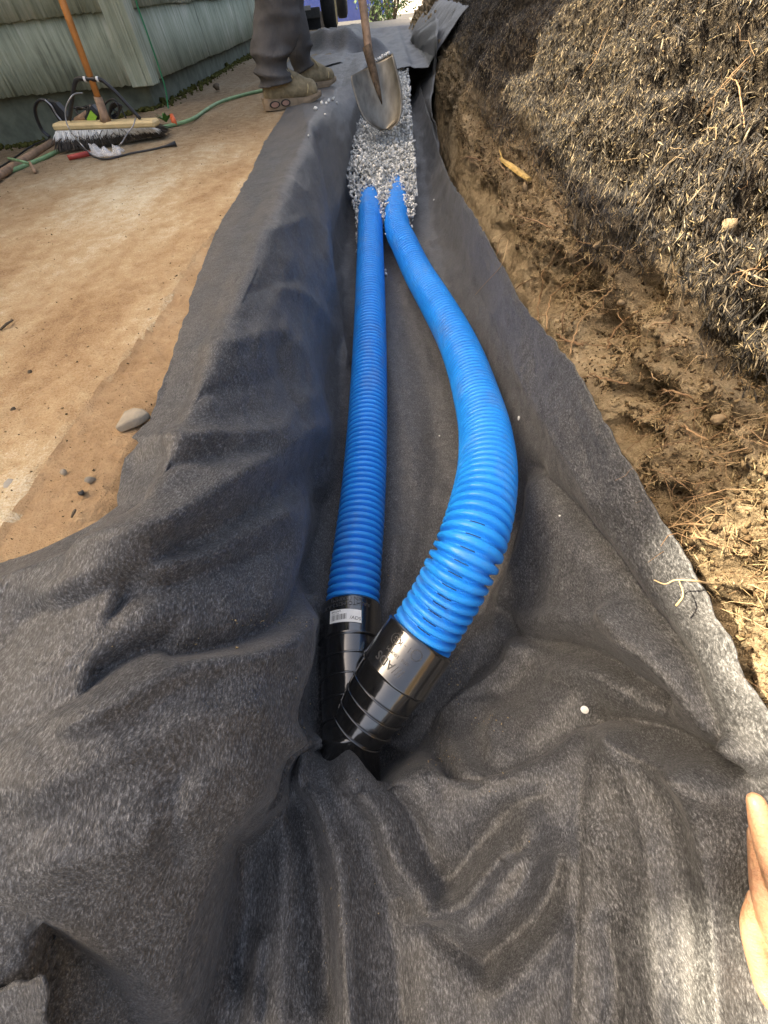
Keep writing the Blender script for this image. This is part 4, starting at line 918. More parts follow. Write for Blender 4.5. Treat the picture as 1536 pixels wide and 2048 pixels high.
mb.add([(-8.4, HY - .35, e), (HX + .35, HY - .35, e), (HX + .35, 10.8, e), (-8.4, 10.8, e), (-4.9, HY - .35, e + 1.5), (-4.9, 10.8, e + 1.5)], [[0, 3, 2, 1], [1, 2, 5, 4], [3, 0, 4, 5], [0, 1, 4], [2, 3, 5]])
hp(mb.build('roof', M['roof'], None, False))
for y0_, y1_, e_ in ((-7.3, YS2 - .003, LOW2), (YS2, YS - .003, LOW), (YS, HY - .36, 4.42)):  # roofs of the added wing, stepped to shape its shadow edge
    mb = MB(); mb.add([(-10.4, y0_, e_ + .002), (-3.85, y0_, e_ + .002), (-3.85, y1_, e_ + .002), (-10.4, y1_, e_ + .002), (-7.1, y0_, e_ + 1.4), (-7.1, y1_, e_ + 1.4)], [[0, 3, 2, 1], [1, 2, 5, 4], [3, 0, 4, 5], [0, 1, 4], [2, 3, 5]])
    hp(mb.build('roof', M['roof'], None, False))
# downspout with its kicked-out elbow by the far end of the wall
dsy = 6.55; dpts = [(HX + .07, dsy, EAVE), (HX + .07, dsy, .50), (HX + .09, dsy, .38), (HX + .20, dsy - .05, .20)]
mb = MB(); mb.tube(np.array(dpts), .036, 4); hp(mb.build('downspout', M['trim'], None, False))
# moss and grit along the foot of the wall
n = 2600; side = rng.random(n) < .62
mx_ = np.where(side, HX - .02 + np.abs(rng.normal(0, .05, n)), rng.uniform(-3.2, HX, n)); my_ = np.where(side, rng.uniform(HY, 9, n), HY + .02 - np.abs(rng.normal(0, .05, n)))
mz_ = np.array([ground_z(a, b) for a, b in zip(mx_, my_)]) + .004
ms = rng.gamma(2.5, .0035, n) + .002; v, f, r_ = stones(np.stack([mx_, my_, mz_], -1), ms, 8, (.4, .9), 9)
o = mk('moss', v, f, M['moss'], smooth=False); tag(o, 'dark moss and crumbs along the foot of the green wall', kind='stuff')
# green cord down the corner, weed and hose fitting at its foot
cpts = cr([PY(262, -60, HY - .06), PY(268, 0, HY - .055), PY(292, 70, HY - .05), PY(316, 140, HY - .05), PY(328, 180, HY - .055), PY(333, 214, HY - .06), PY(337, 229, HY - .08)], 6); cpts[:, 0] += .01
v, f = tube_vf(cpts, .0042, 8); tag(mk('hanging_cable', v, f, M['cord_green']), 'thin dark green cord hanging down the house corner', 'cord')
gp = lambda x, y, l=.008: P_g(x, y, l)
hpt = cr([gp(318, 257), gp(345, 250), gp(372, 243), gp(392, 234), gp(412, 220), gp(432, 208), gp(455, 199), gp(490, 189), gp(530, 180), gp(575, 172)], 6)
v, f = tube_vf(hpt, .0075, 10); tag(mk('garden_hose', v, f, M['hose']), 'pale green garden hose running from the house corner to the boots', 'hose')
hpt = cr([gp(150, 290), gp(113, 304), gp(85, 317), gp(55, 329), gp(20, 343), gp(-30, 362)], 6)
v, f = tube_vf(hpt, .0075, 10); tag(mk('garden_hose', v, f, M['hose']), 'green garden hose length emerging left from under the broom', 'hose')
wd = empty('weed', gp(333, 245)); tag(wd, 'small bright green weed at the foot of the house corner', 'plant')
for k in range(11):
    a = k * 2.4; b = np.array(wd.location); up_ = np.array([math.cos(a) * .9, math.sin(a) * .6 - .1, .8]); up_ = _n(up_); L_ = rng.uniform(.04, .075); sd_ = _n(np.cross(up_, [0, .3, 1.])) * L_ * .15
    pts = [b, b + up_ * L_ * .5 + sd_, b + up_ * L_ + np.array([0, 0, -.012]), b + up_ * L_ * .5 - sd_, b + up_ * L_ * .5 + np.array([0, 0, -.004])]
    reparent(mk('leaf', pts, [[0, 1, 4], [1, 2, 4], [2, 3, 4], [3, 0, 4]], M['weed']), wd)
mb = MB(); a_, b_ = gp(344, 232, .03), gp(349, 247, .012); mb.tube(np.array([a_, a_ * .5 + b_ * .5, b_]), [.010, .013, .012], 10); tag(mb.build('hose_coupling', M['orange']), 'orange hose coupling beside the green weed', 'hose fitting')
one_stone('clod', gp(433, 174, .02), .03, M['bark'], 'brown lump on the ground by the right house wall', 'clod')

# ------------------------------------------------------------------ push broom and the clutter behind it
by_ = float(P_g(230, 290)[1]); B_ = lambda x, y, dy=0.0: PY(x, y, by_ + dy)
broom = empty('push_broom', tuple(B_(225, 255))); tag(broom, 'push broom with an orange handle and white bristles standing by the wall', 'broom')
def bpart(o): return reparent(o, broom)
l0, l1 = B_(107, 252), B_(310, 245); ax = _n(l1 - l0); upv = np.array([0, 0, 1.]); dp = np.cross(upv, ax); Mx = np.column_stack([ax, dp, np.cross(ax, dp)])
bw = np.linalg.norm(l1 - l0); mb = MB(); mb.box((l0 + l1) / 2 + np.array([0, .02, -.004]), (bw, .075, .024), Mx, .007); bpart(mb.build('head_block', M['pale_wood'], None, False))
mb = MB(); vals = []; mb2 = MB(); vals2 = []
def strand(mbx, a, b, w_, bend):
    m_ = (a + b) / 2 + bend; d = _n(b - a); s_ = _n(np.cross(d, [0.05, 1, .02])) * w_; t_ = _n(np.cross(d, s_)) * w_
    mbx.add([a + s_, a - s_ * .5 + t_, a - s_ * .5 - t_, m_ + s_, m_ - s_ * .5 + t_, m_ - s_ * .5 - t_, b], [[0, 1, 4, 3], [1, 2, 5, 4], [2, 0, 3, 5], [3, 4, 6], [4, 5, 6], [5, 3, 6]])
NTF = 38
g0, g1 = P_g(122, 306, .003), P_g(336, 271, .003)
for row in range(5):
    for k in range(NTF):
        u = (k + .5 + (row % 2) * .4) / NTF; top_ = l0 + (l1 - l0) * (.02 + .96 * u) + np.array([0, .048 - row * .016, -.014])
        bot_ = g0 + (g1 - g0) * u + np.array([0, .07 - row * .022, 0])
        for s2 in range(34 if row == 4 else 9):
            j = rng.normal(0, 1, 3); a = top_ + np.array([j[0] * .0022, j[1] * .003, 0]); b = bot_ + np.array([rng.normal(0, .012), rng.normal(0, .012), abs(rng.normal(0, .006))])
            if rng.random() < .06: b = b + np.array([rng.normal(0, .03), -.02, .02])
            bend = np.array([rng.normal(0, .006), -.006, 0]) * .8
            # front row mostly white above and dark below; the other rows all dark
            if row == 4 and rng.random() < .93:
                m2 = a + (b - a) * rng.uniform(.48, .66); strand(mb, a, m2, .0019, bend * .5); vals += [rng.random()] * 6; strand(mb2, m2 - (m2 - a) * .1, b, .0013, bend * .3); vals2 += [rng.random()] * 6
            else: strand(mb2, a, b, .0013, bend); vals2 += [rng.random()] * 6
o = mb.build('bristles', M['bristle'], None, False); set_rnd(o, vals); bpart(o)['kind'] = 'stuff'
o = mb2.build('dark_bristles', M['bristle_dark'], None, False); set_rnd(o, vals2); bpart(o)['kind'] = 'stuff'
h0, h1 = B_(203, 214, .01), PY(122, -5, by_ + .05); hd = _n(h1 - h0); v, f = tube_vf(np.array([h0, h0 + hd * .3, h0 + hd * .9, h0 + hd * 1.38]), [.0128, .0135, .0135, .0125], 14); bpart(mk('handle', v, f, M['orange_wood']))
s0_ = B_(212, 243, .01); v, f = tube_vf(np.array([s0_, (s0_ * .6 + h0 * .4), h0 + hd * .03]), [.024, .0185, .0165], 14); bpart(mk('socket', v, f, M['grey_wood']))
bpts = [B_(139, 240, .02), B_(144, 199, .02), B_(150, 166, .02), B_(157, 158, .02), B_(169, 158, .015), B_(195, 159, .015), B_(206, 162, .02), B_(232, 185, .02), B_(255, 210, .02), B_(281, 238, .02)]
v, f = tube_vf(cr(bpts, 5), .0075, 10); br = bpart(mk('brace', v, f, M['dull_black']))
for c in (170, 195):
    q_ = B_(c, 158.5, .012); v, f = tube_vf(np.array([q_ - ax * .004, q_, q_ + ax * .004]), .0088, 10); o = mk('band', v, f, M['white']); o.parent = br; o.matrix_parent_inverse = (broom.matrix_basis @ br.matrix_parent_inverse).inverted()
# black hoop-handled tool
C_ = lambda x, y, dy=.14: PY(x, y, by_ + dy)
tool = empty('plastic_tool', tuple(C_(100, 265))); tag(tool, 'black plastic tool with a hoop handle leaning on the foundation behind the broom', 'tool')
hoop = cr([C_(92, 201), C_(84, 199), C_(75, 204), C_(70, 218), C_(74, 238), C_(85, 261), C_(100, 274)], 6); v, f = tube_vf(hoop, .0125, 10, True, .45); reparent(mk('hoop_handle', v, f, M['dull_black']), tool)
A_ = np.array([C_(89, 200), C_(111, 206), C_(126, 222), C_(141, 243), C_(118, 243), C_(108, 228)]); dpt = np.array([0, .035, 0]); reparent(mk('body_shell', np.vstack([A_, A_ + dpt]), [[0, 1, 2, 3, 4, 5][::-1], [6, 7, 8, 9, 10, 11]] + [[i, (i + 1) % 6, 6 + (i + 1) % 6, 6 + i] for i in range(6)], M['dull_black'], smooth=False), tool)
v, f = tube_vf(cr([C_(90, 200, .13), C_(103, 212, .13), C_(112, 228, .13), C_(124, 243, .13)], 5), .004, 8); reparent(mk('edge_strip', v, f, M['steel']), tool)
# cable coil, loose cables
mb = MB()
for k in range(5):
    cx_, cy_, rx_, ry_ = 230 + rng.normal(0, 1.6), 221 + rng.normal(0, 2), 9 + k * .6, 17 - k * 1.5; a = np.linspace(0, 2 * np.pi, 26); mb.tube(np.array([C_(cx_ + rx_ * math.cos(t_ + k * .2), cy_ + ry_ * math.sin(t_), .05 + .004 * k) for t_ in a]), .0036, 6, False)
mb.tube(np.array([C_(222, 215, .06), C_(230, 222, .06), C_(238, 232, .06)]), .004, 6); tag(mb.build('cable_coil', M['dull_black']), 'coil of black cable behind the broom right of its socket', 'cable')
mb = MB(); mb.tube(cr([C_(142, 213, .1), C_(160, 218, .1), C_(175, 213, .08), C_(190, 216, .08), C_(199, 222, .08)], 6), .0045, 6); mb.tube(cr([C_(185, 236, .08), C_(160, 231, .08), C_(153, 222, .09), C_(157, 215, .09), C_(180, 220, .08)], 6), .0045, 6); mb.tube(cr([C_(208, 212, .07), C_(216, 202, .07), C_(228, 199, .07), C_(240, 214, .07), C_(252, 236, .06)], 6), .0032, 6)
tag(mb.build('cable', M['dull_black']), 'tangle of black cable behind the broom left of its socket', 'cable')
pt = empty('power_tool', tuple(C_(188, 240, .07))); tag(pt, 'small power tool with a lime green label behind the broom head', 'power tool')
mb = MB(); q0, q1 = C_(178, 240, .07), C_(196, 222, .07); mb.box((q0 + q1) / 2, (.075, .05, .05), Matrix.Rotation(-.6, 3, 'Y'), .01); reparent(mb.build('tool_body', M['dull_black'], None, False), pt)
mb = MB(); mb.box((q0 + q1) / 2 + np.array([.002, -.027, -.004]), (.045, .004, .026), Matrix.Rotation(-.6, 3, 'Y')); reparent(mb.build('tool_label', M['lime'], None, False), pt)
mb = MB(); mb.tube(np.array([C_(178, 222, .07), C_(186, 216, .07), C_(192, 221, .07)]), .011, 8); reparent(mb.build('trigger_grip', M['red'], None), pt)
v, f = tube_vf(np.array([C_(152, 243, .06), C_(166, 234, .06), C_(178, 226, .06)]), .012, 9); tag(mk('wood_offcut', v, f, M['grey_wood']), 'short brown wooden offcut lying behind the broom head', 'wood')
v, f = tube_vf(np.array([gp(-30, 368, .014), gp(4, 347, .014), gp(50, 318, .018), gp(107, 283, .03)]), [.012, .0135, .0135, .012], 10); tag(mk('wooden_pole', v, f, M['grey_wood']), 'weathered wooden pole lying at the far left under the broom end', 'pole')
v, f = tube_vf(cr([gp(17, 317, .035), gp(40, 322, .04), gp(58, 327, .03)], 5), .005, 6); tag(mk('green_string', v, f, M['hose']), 'short pale green string laid across the wooden pole', 'string')
v, f = tube_vf(np.array([gp(59, 325, .025), gp(65, 334, .015), gp(70, 344, .006)]), [.006, .007, .006], 6); tag(mk('twig', v, f, M['grey_wood']), 'short broken brown twig beside the wooden pole', 'twig')
v, f = tube_vf(np.array([gp(136, 316, .010), gp(150, 313, .010), gp(182, 306, .010)]), [.0085, .009, .009], 10); tag(mk('red_rod', v, f, M['red']), 'dull red rod on the ground under the broom bristles', 'rod')
v, f = tube_vf(cr([gp(178, 307, .02), gp(192, 315, .007), gp(215, 318, .006), gp(262, 307, .006), gp(305, 299, .007), gp(330, 293, .008)], 6), .0038, 7); rod = mk('black_rod', v, f, M['dull_black']); tag(rod, 'thin black rod with a thick tip in front of the broom', 'rod')
v, f = tube_vf(np.array([gp(328, 293.5, .008), gp(338, 291, .008), gp(352, 287, .010)]), [.004, .006, .0095], 8); mk('tip', v, f, M['dull_black'], rod)
wr = cr([C_(165, 186, .04), B_(146, 190, -.03), B_(132, 214, -.05), B_(132, 240, -.06), B_(141, 262, -.09), gp(160, 286, .05), gp(178, 304, .02), gp(196, 312, .006), gp(206, 312, .006)], 6)
v, f = tube_vf(wr, .0026, 6); tag(mk('grey_wire', v, f, M['steel']), 'thin grey wire looping in front of the left half of the broom', 'wire')
wr = cr([B_(271, 236, -.03), B_(266, 252, -.06), B_(254, 268, -.09), gp(243, 286, .03), gp(230, 297, .01)], 6); v, f = tube_vf(wr, .0024, 6); tag(mk('grey_wire', v, f, M['steel']), 'thin grey wire hanging over the right half of the broom', 'wire')
wr = cr([gp(-30, 352, .006), gp(20, 322, .006), gp(62, 293, .02), gp(95, 280, .03), gp(128, 279, .03), gp(152, 288, .02), gp(172, 302, .01)], 6); v, f = tube_vf(wr, .004, 6); tag(mk('cable', v, f, M['dull_black']), 'black cable trailing off to the left from the broom bristles', 'cable')
uu, vv = np.meshgrid(np.linspace(0, 1, 16), np.linspace(0, 1, 10)); V = np.zeros((10, 16, 3))
a_, b_ = gp(184, 316, .004), gp(242, 312, .004); hgt = .045
for i in range(10):
    for j in range(16): V[i, j] = a_ + (b_ - a_) * uu[i, j] + np.array([0, .06 * vv[i, j], 0])
V[..., 2] += hgt * np.abs(fbm(V, 26, 3, 8)) * 1.3 * np.sin(np.pi * vv) ** .5 + .002; V[..., 0] += .01 * fbm(V, 30, 2, 4)
o = mk('plastic_wrapper', V.reshape(-1, 3), grid_faces(10, 16), M['film'], smooth=False); m_ = o.modifiers.new('thick', 'SOLIDIFY'); m_.thickness = .0008; tag(o, 'crumpled clear plastic wrapper in front of the broom', 'wrapper')

# ------------------------------------------------------------------ rock and crumbs on the drive
rk = P(270, 840); pts = np.array([(-.036, -.022, 0), (-.040, -.030, .008), (-.022, .026, 0), (-.022, .024, .014), (.002, .027, .017), (.024, .020, .015), (.036, .008, .012), (.038, .006, 0), (.026, -.008, .013), (-.004, -.022, .014), (-.028, -.030, .012), (-.03, -.034, 0), (.012, -.018, 0), (.022, .024, 0), (-.012, .0, .020), (.016, .006, .020)])
co, fs = hull_faces(pts * np.array([.62, .58, .9])); o = mk('rock', co, fs, M['rock'], smooth=True); o.location = (rk[0], rk[1], -.004); o.rotation_euler = (0, 0, .15)
bv = o.modifiers.new('b', 'BEVEL'); bv.width = .004; bv.segments = 3; tag(o, 'pale flat rock lying on the dirt at the edge of the fabric', 'rock')
for (x_, y_, s_, lab, mt) in [(128, 945, .0062, 'small pale pebble on the orange dirt below the slab edge', 'rock'), (60, 744, .0050, 'single dark pebble on the pale concrete at the far left', 'bark'), (180, 960, .0072, 'flat pale chip half buried in the dirt near the fabric', 'rock'), (27, 820, .0055, 'brown pebble on the bright patch of concrete', 'bark'), (163, 986, .0055, 'dark grey pebble on the dirt below the pale chip', 'dark_metal')]:
    one_stone('pebble', P(x_, y_, s_ * .3 - .003), s_, M[mt], lab, 'pebble')
for (a, b, c, lab) in [((150, 1020), (143, 1035), .0016, 'dark broken twig on the dirt near the black fabric'), ((5, 1128), (36, 1119), .0016, 'thin brown twig near the corner of the black fabric'), ((0, 660), (26, 640), .002, 'short dark twig at the far left on the concrete')]:
    v, f = tube_vf(np.array([P(*a, .002), (P(*a, .004) + P(*b, .004)) / 2 + np.array([.002, 0, .002]), P(*b, .002)]), [c, c * 1.2, c * .7], 6); tag(mk('twig', v, f, M['bark']), lab, 'twig')
n = 9000; cx_ = rng.uniform(-2.4, -.30, n); cy_ = .05 + 3.3 * rng.random(n) ** 1.4; ok = cx_ < XL(cy_) - .01; strip = slab_side(cx_, cy_) > -.05; ok &= strip | (rng.random(n) < .30); cx_, cy_ = cx_[ok], cy_[ok]
cz = drive_z(cx_, cy_) + .0008; n = len(cx_); cs = rng.gamma(1.5, .0007, n) + .0006
v, f, r_ = stones(np.stack([cx_, cy_, cz], -1), cs, 8, (.35, .8), 8); o = mk('ground_crumbs', v, f, M['clod'], smooth=False); set_rnd(o, r_); tag(o, 'scattered dark crumbs of soil and bark on the drive', kind='stuff')
# broken pale concrete at the slab corner
for k, (x_, y_, s_) in enumerate([(18, 972, .017), (38, 958, .012), (8, 955, .014), (62, 943, .008)]):
    co, fs = hull_faces(rng.normal(size=(14, 3)) * np.array([1, .8, .25])); mk('concrete_chunk', co * s_ * .6 + P(x_, y_, -.003), fs, M['cement'], smooth=False); tag(D.objects[-1] if False else COL.objects[-1], ['pale broken concrete chunk at the slab corner, largest of four', 'pale concrete chunk along the slab edge nearest the twig', 'pale concrete chunk set back on the slab corner', 'smallest pale concrete chunk farthest up the slab edge'][k], 'concrete chunk', 'broken concrete at the slab edge')

# split wood stub and stones in the bank
q0, q1 = bank_point(1008, 322, .012), bank_point(1060, 360, .004); d_ = q1 - q0; mb = MB(); mb.tube(np.array([q0 - d_ * .05, q0 + d_ * .3, q0 + d_ * .7, q1]), [.005, .012, .012, .009], 7, True, .6); mb.tube(np.array([q0 + d_ * .05, q0 - d_ * .12 + np.array([0, 0, .02])]), [.004, .001], 5)
tag(mb.build('wood_stub', M['yellow_wood'], None, False), 'split yellow piece of wood sticking out of the bank', 'wood')
for (x_, y_, s_) in [(1197, 491, .012), (1052, 375, .016), (1128, 460, .007), (1243, 607, .010), (1455, 455, .020), (1440, 840, .012)]:
    q_ = bank_point(x_, y_, .002); pts = rng.normal(size=(16, 3)); pts /= np.linalg.norm(pts, axis=1)[:, None]; co, fs = hull_faces(pts * np.array([1, .8, .7])); mk('stone', co @ rot_mats(1)[0].T * s_ + q_, fs, M['bank_stone'], bank, False)

# ------------------------------------------------------------------ shovel
SY = 2.86
shov = empty('shovel', tuple(PY(772, 262, SY))); tag(shov, 'round point shovel with a worn steel blade dug into the gravel', 'shovel')
outl = [(0, [(703, 158), (741, 118), (752, 108), (787, 108)]), ]
tipp = PY(768, 266, SY - .03)
rowsL = [(702, 152), (703, 166), (710, 192), (718, 217), (729, 238), (744, 252), (760, 261)]; rowsR = [(786, 106), (794, 136), (801, 166), (805, 194), (804, 222), (797, 244), (781, 259)]
nb = 20; V = []
for (xl, yl), (xr, yr) in zip(cr([(*q_, 0) for q_ in rowsL], 4)[:, :2], cr([(*q_, 0) for q_ in rowsR], 4)[:, :2]):
    row = []
    for t_ in np.linspace(0, 1, nb + 1):
        k_ = 2 * t_ - 1; x_, y_ = xl + (xr - xl) * t_, yl + (yr - yl) * t_; dep = .035 * (k_ * k_) * 1.0; vv_ = (y_ - 105) / 160
        depth = SY + .085 * (1 - vv_) - .035 * vv_ - dep + .05
        crease = .016 * math.exp(-(k_ / .16) ** 2) * max(0, 1 - vv_ * 1.35)          # rolled ridge below the socket
        row.append(PY(x_, y_, depth - crease))
    V.append(row)
V = np.array(V); o = mk('blade', V.reshape(-1, 3), grid_faces(*V.shape[:2]), M['blade']); m_ = o.modifiers.new('t', 'SOLIDIFY'); m_.thickness = .0028; m_.offset = 0; reparent(o, shov)
a_, b_ = PY(764, 208, SY + .052), PY(739, 114, SY + .085); v, f = tube_vf(np.array([a_, a_ * .7 + b_ * .3, a_ * .35 + b_ * .65, b_, b_ + (b_ - a_) * .22]), [.002, .0125, .019, .0215, .0215], 14); reparent(mk('socket', v, f, M['rusty']), shov)
hb, ht = PY(739, 114, SY + .085), PY(719, -4, SY + .16); hd = _n(ht - hb); v, f = tube_vf(cr([hb, hb + hd * .25 + np.array([.012, 0, 0]), hb + hd * .6, hb + hd * 1.15], 6), np.linspace(.0195, .0165, 19), 14); reparent(mk('handle', v, f, M['grey_wood']), shov)
HTOP = hb + hd * 1.15
for k in range(7):
    q_ = V[0][int(nb * (.62 + .05 * k))] ; one_stone('gravel_stone', q_ + np.array([0, .008, .006]), .008 + .003 * rng.random(), M['gravel'], ['leftmost gravel stone on the shoulder of the shovel blade', 'second gravel stone from the left on the shovel shoulder', 'third gravel stone from the left on the shovel shoulder', 'middle gravel stone on the shovel shoulder', 'third gravel stone from the right on the shovel shoulder', 'second gravel stone from the right on the shovel shoulder', 'rightmost gravel stone on the shoulder of the shovel blade'][k], 'stone', 'gravel on the shovel')

# ------------------------------------------------------------------ person holding the shovel
man = empty('person', (-.5, 2.95, 0)); tag(man, 'person in grey work trousers and tan boots standing beside the trench with a shovel', 'person')
def boot(heel, toe, zs):
    d = toe - heel; L_ = np.linalg.norm(d[:2]); yaw = math.atan2(d[1], d[0]); S = L_ / .305
    Rz = np.array([[math.cos(yaw), -math.sin(yaw), 0], [math.sin(yaw), math.cos(yaw), 0], [0, 0, 1]]); tr_ = lambda p_: (np.asarray(p_, float) * S) @ Rz.T + np.array([heel[0], heel[1], zs])
    mb = MB(); blob(mb, tr_([(.045, 0, .060), (.13, 0, .062), (.20, 0, .056), (.258, 0, .052)]), np.array([.043, .043, .042, .036]) * S); blob(mb, tr_([(.258, .012, .048), (.258, -.012, .048)]), np.array([.034, .034]) * S); blob(mb, tr_([(.052, 0, .06), (.055, 0, .105), (.058, 0, .165)]), np.array([.042, .043, .047]) * S)
    blob(mb, tr_([(.09, 0, .13), (.15, 0, .096), (.21, 0, .073)]), np.array([.040, .036, .032]) * S)
    up_ = remesh(mb.build('boot', M['boot']), .005, 5); reparent(up_, man); up_['label'] = 'dusty tan lace-up boot'
    inv = (man.matrix_basis @ up_.matrix_parent_inverse).inverted()
    def sub(o): o.parent = up_; o.matrix_parent_inverse = inv; return o
    # sole: outline swept up, thick at the heel, with moulded windows
    t = np.linspace(0, 1, 22); xs_ = -.006 + .318 * t; wd_ = np.interp(t, [0, .04, .2, .45, .7, .88, .97, 1], [.022, .036, .041, .036, .047, .043, .026, .008]); zb_ = np.interp(t, [0, .08, .7, 1], [.004, 0, 0, .022]); zt_ = np.interp(t, [0, .1, .4, .7, 1], [.045, .042, .034, .028, .040]); V = []
    for i in range(22):
        for w_, z_ in ((-1, zb_[i]), (-1.06, (zb_[i] + zt_[i]) / 2), (-1, zt_[i]), (1, zt_[i]), (1.06, (zb_[i] + zt_[i]) / 2), (1, zb_[i])): V.append((xs_[i], w_ * wd_[i], z_))
    Fc = [[i * 6 + k, (i + 1) * 6 + k, (i + 1) * 6 + (k + 1) % 6, i * 6 + (k + 1) % 6] for i in range(21) for k in range(6)] + [list(range(6)), list(range(126, 132))[::-1]]
    sub(mk('sole', tr_(V), Fc, M['sole'], smooth=False))
    for xw, rw in ((.042, .024), (.10, .022)):
        a = np.linspace(0, 2 * np.pi, 20, endpoint=False)
        for mt, sc, off in ((M['boot_dark'], 1.0, 0.0), (M['bubble'], .72, -.002)):
            pts = [(xw + rw * sc * 1.15 * math.cos(q_), -.0445 + off, .021 + .013 * sc * math.sin(q_)) for q_ in a]; pts += [(x_, -.036, z_) for x_, y_, z_ in pts]
            sub(mk('sole_window', tr_(pts), [list(range(20)), list(range(20, 40))[::-1]] + [[i, (i + 1) % 20, 20 + (i + 1) % 20, 20 + i] for i in range(20)], mt, smooth=False))
    mb = MB()
    for k, xx in enumerate((.115, .14, .165, .188)):
        zz = .158 - (xx - .10) * .58; mb.tube(tr_(cr([(xx - .006, -.026, zz - .016), (xx, 0, zz), (xx + .012, .026, zz - .018)], 4)), .0028 * S, 6); mb.tube(tr_(cr([(xx - .006, .026, zz - .016), (xx, 0, zz + .002), (xx + .012, -.026, zz - .018)], 4)), .0028 * S, 6)
    mb.tube(tr_(cr([(.118, -.004, .15), (.135, -.034, .135), (.16, -.04, .10)], 5)), .0026 * S, 6); sub(mb.build('lace', M['pale_wood']))
    # toe rand and heel counter
    mb = MB(); mb.tube(tr_(cr([(.225, -.042, .040), (.235, -.036, .066), (.236, 0, .088), (.235, .036, .066), (.225, .042, .040)], 6)), .0026 * S, 6); sub(mb.build('stitching', M['pale_wood'])); return tr_
tn = boot(P(533, 224), P(642, 204), 0.004); tf = boot(P(601, 188) , P(672, 173), .010)
def leg_tube(mb, pts, rad, seed, n=36):
    q_ = cr(np.array(pts), 16); m_ = len(q_); rr = np.interp(np.linspace(0, len(pts) - 1, m_), np.arange(len(pts)), rad); t, N, B = frames(q_); a = np.linspace(0, 2 * np.pi, n, endpoint=False); V = []
    for i in range(m_):
        dirs = np.cos(a)[:, None] * N[i] + np.sin(a)[:, None] * B[i]; p_ = q_[i] + rr[i] * dirs
        low = math.exp(-max(0, p_[0][2] - .13) / .06); rdg = 1 - 2 * np.abs(noise(p_ * np.array([1, 1, 2.4]) + .04 * noise(p_, 8, seed)[:, None], 8, seed + 5)); wr_ = .011 * noise(p_ * np.array([1, 1, .35]), 11, seed) + .016 * low * rdg + .006 * rdg
        V.append(p_ + dirs * wr_[:, None])
    V = np.array(V).reshape(-1, 3); f = []
    for i in range(m_ - 1):
        for j in range(n): k = (j + 1) % n; f.append([i * n + j, i * n + k, (i + 1) * n + k, (i + 1) * n + j])
    f += [list(range(n))[::-1], [(m_ - 1) * n + j for j in range(n)]]; mb.add(V, f)
mb = MB(); an, af = tn((.075, 0, .085)), tf((.075, 0, .095))
k1 = PY(556, 4, an[1] + .02); k2 = PY(572, 0, af[1] - .02); hipL, hipR = np.array([-.56, 2.98, .92]), np.array([-.50, 3.20, .92])
leg_tube(mb, [an, an + np.array([-.002, 0, .07]), (an + k1) / 2 + np.array([0, 0, .03]), k1, (k1 * .5 + hipL * .5) + np.array([.03, 0, 0]), hipL], [.066, .080, .086, .098, .108, .12], 3)
leg_tube(mb, [af + np.array([.0, 0, .0]), af + np.array([-.02, -.0, .07]), (af + k2) / 2 + np.array([.0, 0, .03]), k2, (k2 * .5 + hipR * .5) + np.array([.03, 0, 0]), hipR], [.062, .074, .080, .094, .105, .12], 8)
blob(mb, [hipL + np.array([0, .02, .03]), hipR + np.array([0, -.02, .03])], [.125, .125]); blob(mb, [(hipL + hipR) / 2, (hipL + hipR) / 2 + np.array([.0, 0, .12])], [.15, .15])
reparent(remesh(mb.build('trousers', M['trouser']), .0055, 2, .4), man)
mb = MB(); hip = (hipL + hipR) / 2; chest = hip + np.array([.10, 0, .45]); neck = chest + np.array([.05, 0, .17]); head = neck + np.array([.05, -.02, .17])
blob(mb, [hip + np.array([0, 0, .06]), hip + np.array([.04, 0, .25]), chest], [.15, .145, .16]); blob(mb, [chest + np.array([0, -.16, .06]), chest + np.array([0, .16, .06])], [.085, .085])
G1, G2 = HTOP - hd * .05, HTOP - hd * .38
for sh_, gr_, s_ in ((chest + np.array([0, -.19, .05]), G2, -1), (chest + np.array([0, .19, .05]), G1, 1)):
    el = (sh_ + gr_) / 2 + np.array([-.03, .08 * s_, -.14]); blob(mb, [sh_, el], [.058, .047]); blob(mb, [el, el * .25 + gr_ * .75], [.046, .038])
reparent(remesh(mb.build('shirt', simple('dark_work_shirt', (.05, .055, .065), .9, .3, 12)), .008, 4), man)
mb = MB(); blob(mb, [neck - np.array([.02, 0, .06]), head], [.058, .06]); blob(mb, [head - np.array([.0, 0, .03]), head + np.array([.01, 0, .06])], [.082, .092]); blob(mb, [head + np.array([.06, 0, -.05]), head + np.array([.07, 0, -.06])], [.04, .035]); blob(mb, [head + np.array([.09, 0, .005]), head + np.array([.108, 0, -.018])], [.011, .015])
for s_ in (-1, 1): blob(mb, [head + np.array([-.005, .09 * s_, .02]), head + np.array([-.005, .092 * s_, -.02])], [.012, .01])
for sh_, gr_, s_ in ((chest + np.array([0, -.19, .05]), G2, -1), (chest + np.array([0, .19, .05]), G1, 1)):
    el = (sh_ + gr_) / 2 + np.array([-.03, .08 * s_, -.14]); wv = el * .25 + gr_ * .75; blob(mb, [el, wv, gr_ + (wv - gr_) * .35], [.040, .032, .034])
    e1 = _n(np.cross(hd, wv - gr_)); e2 = _n(np.cross(e1, hd))
    for k in range(4):
        c_ = gr_ + hd * (.030 - .021 * k); a = np.linspace(1.7, -1.9, 6); blob(mb, [c_ + .030 * (math.cos(q_ + 0) * e2 + math.sin(q_) * e1) for q_ in a], [.0105, .010, .010, .0095, .009, .008], 8)
    blob(mb, [gr_ + e2 * .03 + hd * .01, gr_ + hd * .05 + e2 * .026 + e1 * -.015, gr_ + hd * .06 - e1 * .03], [.013, .0115, .0095], 8)
reparent(remesh(mb.build('body', M['skin']), .006, 3), man)
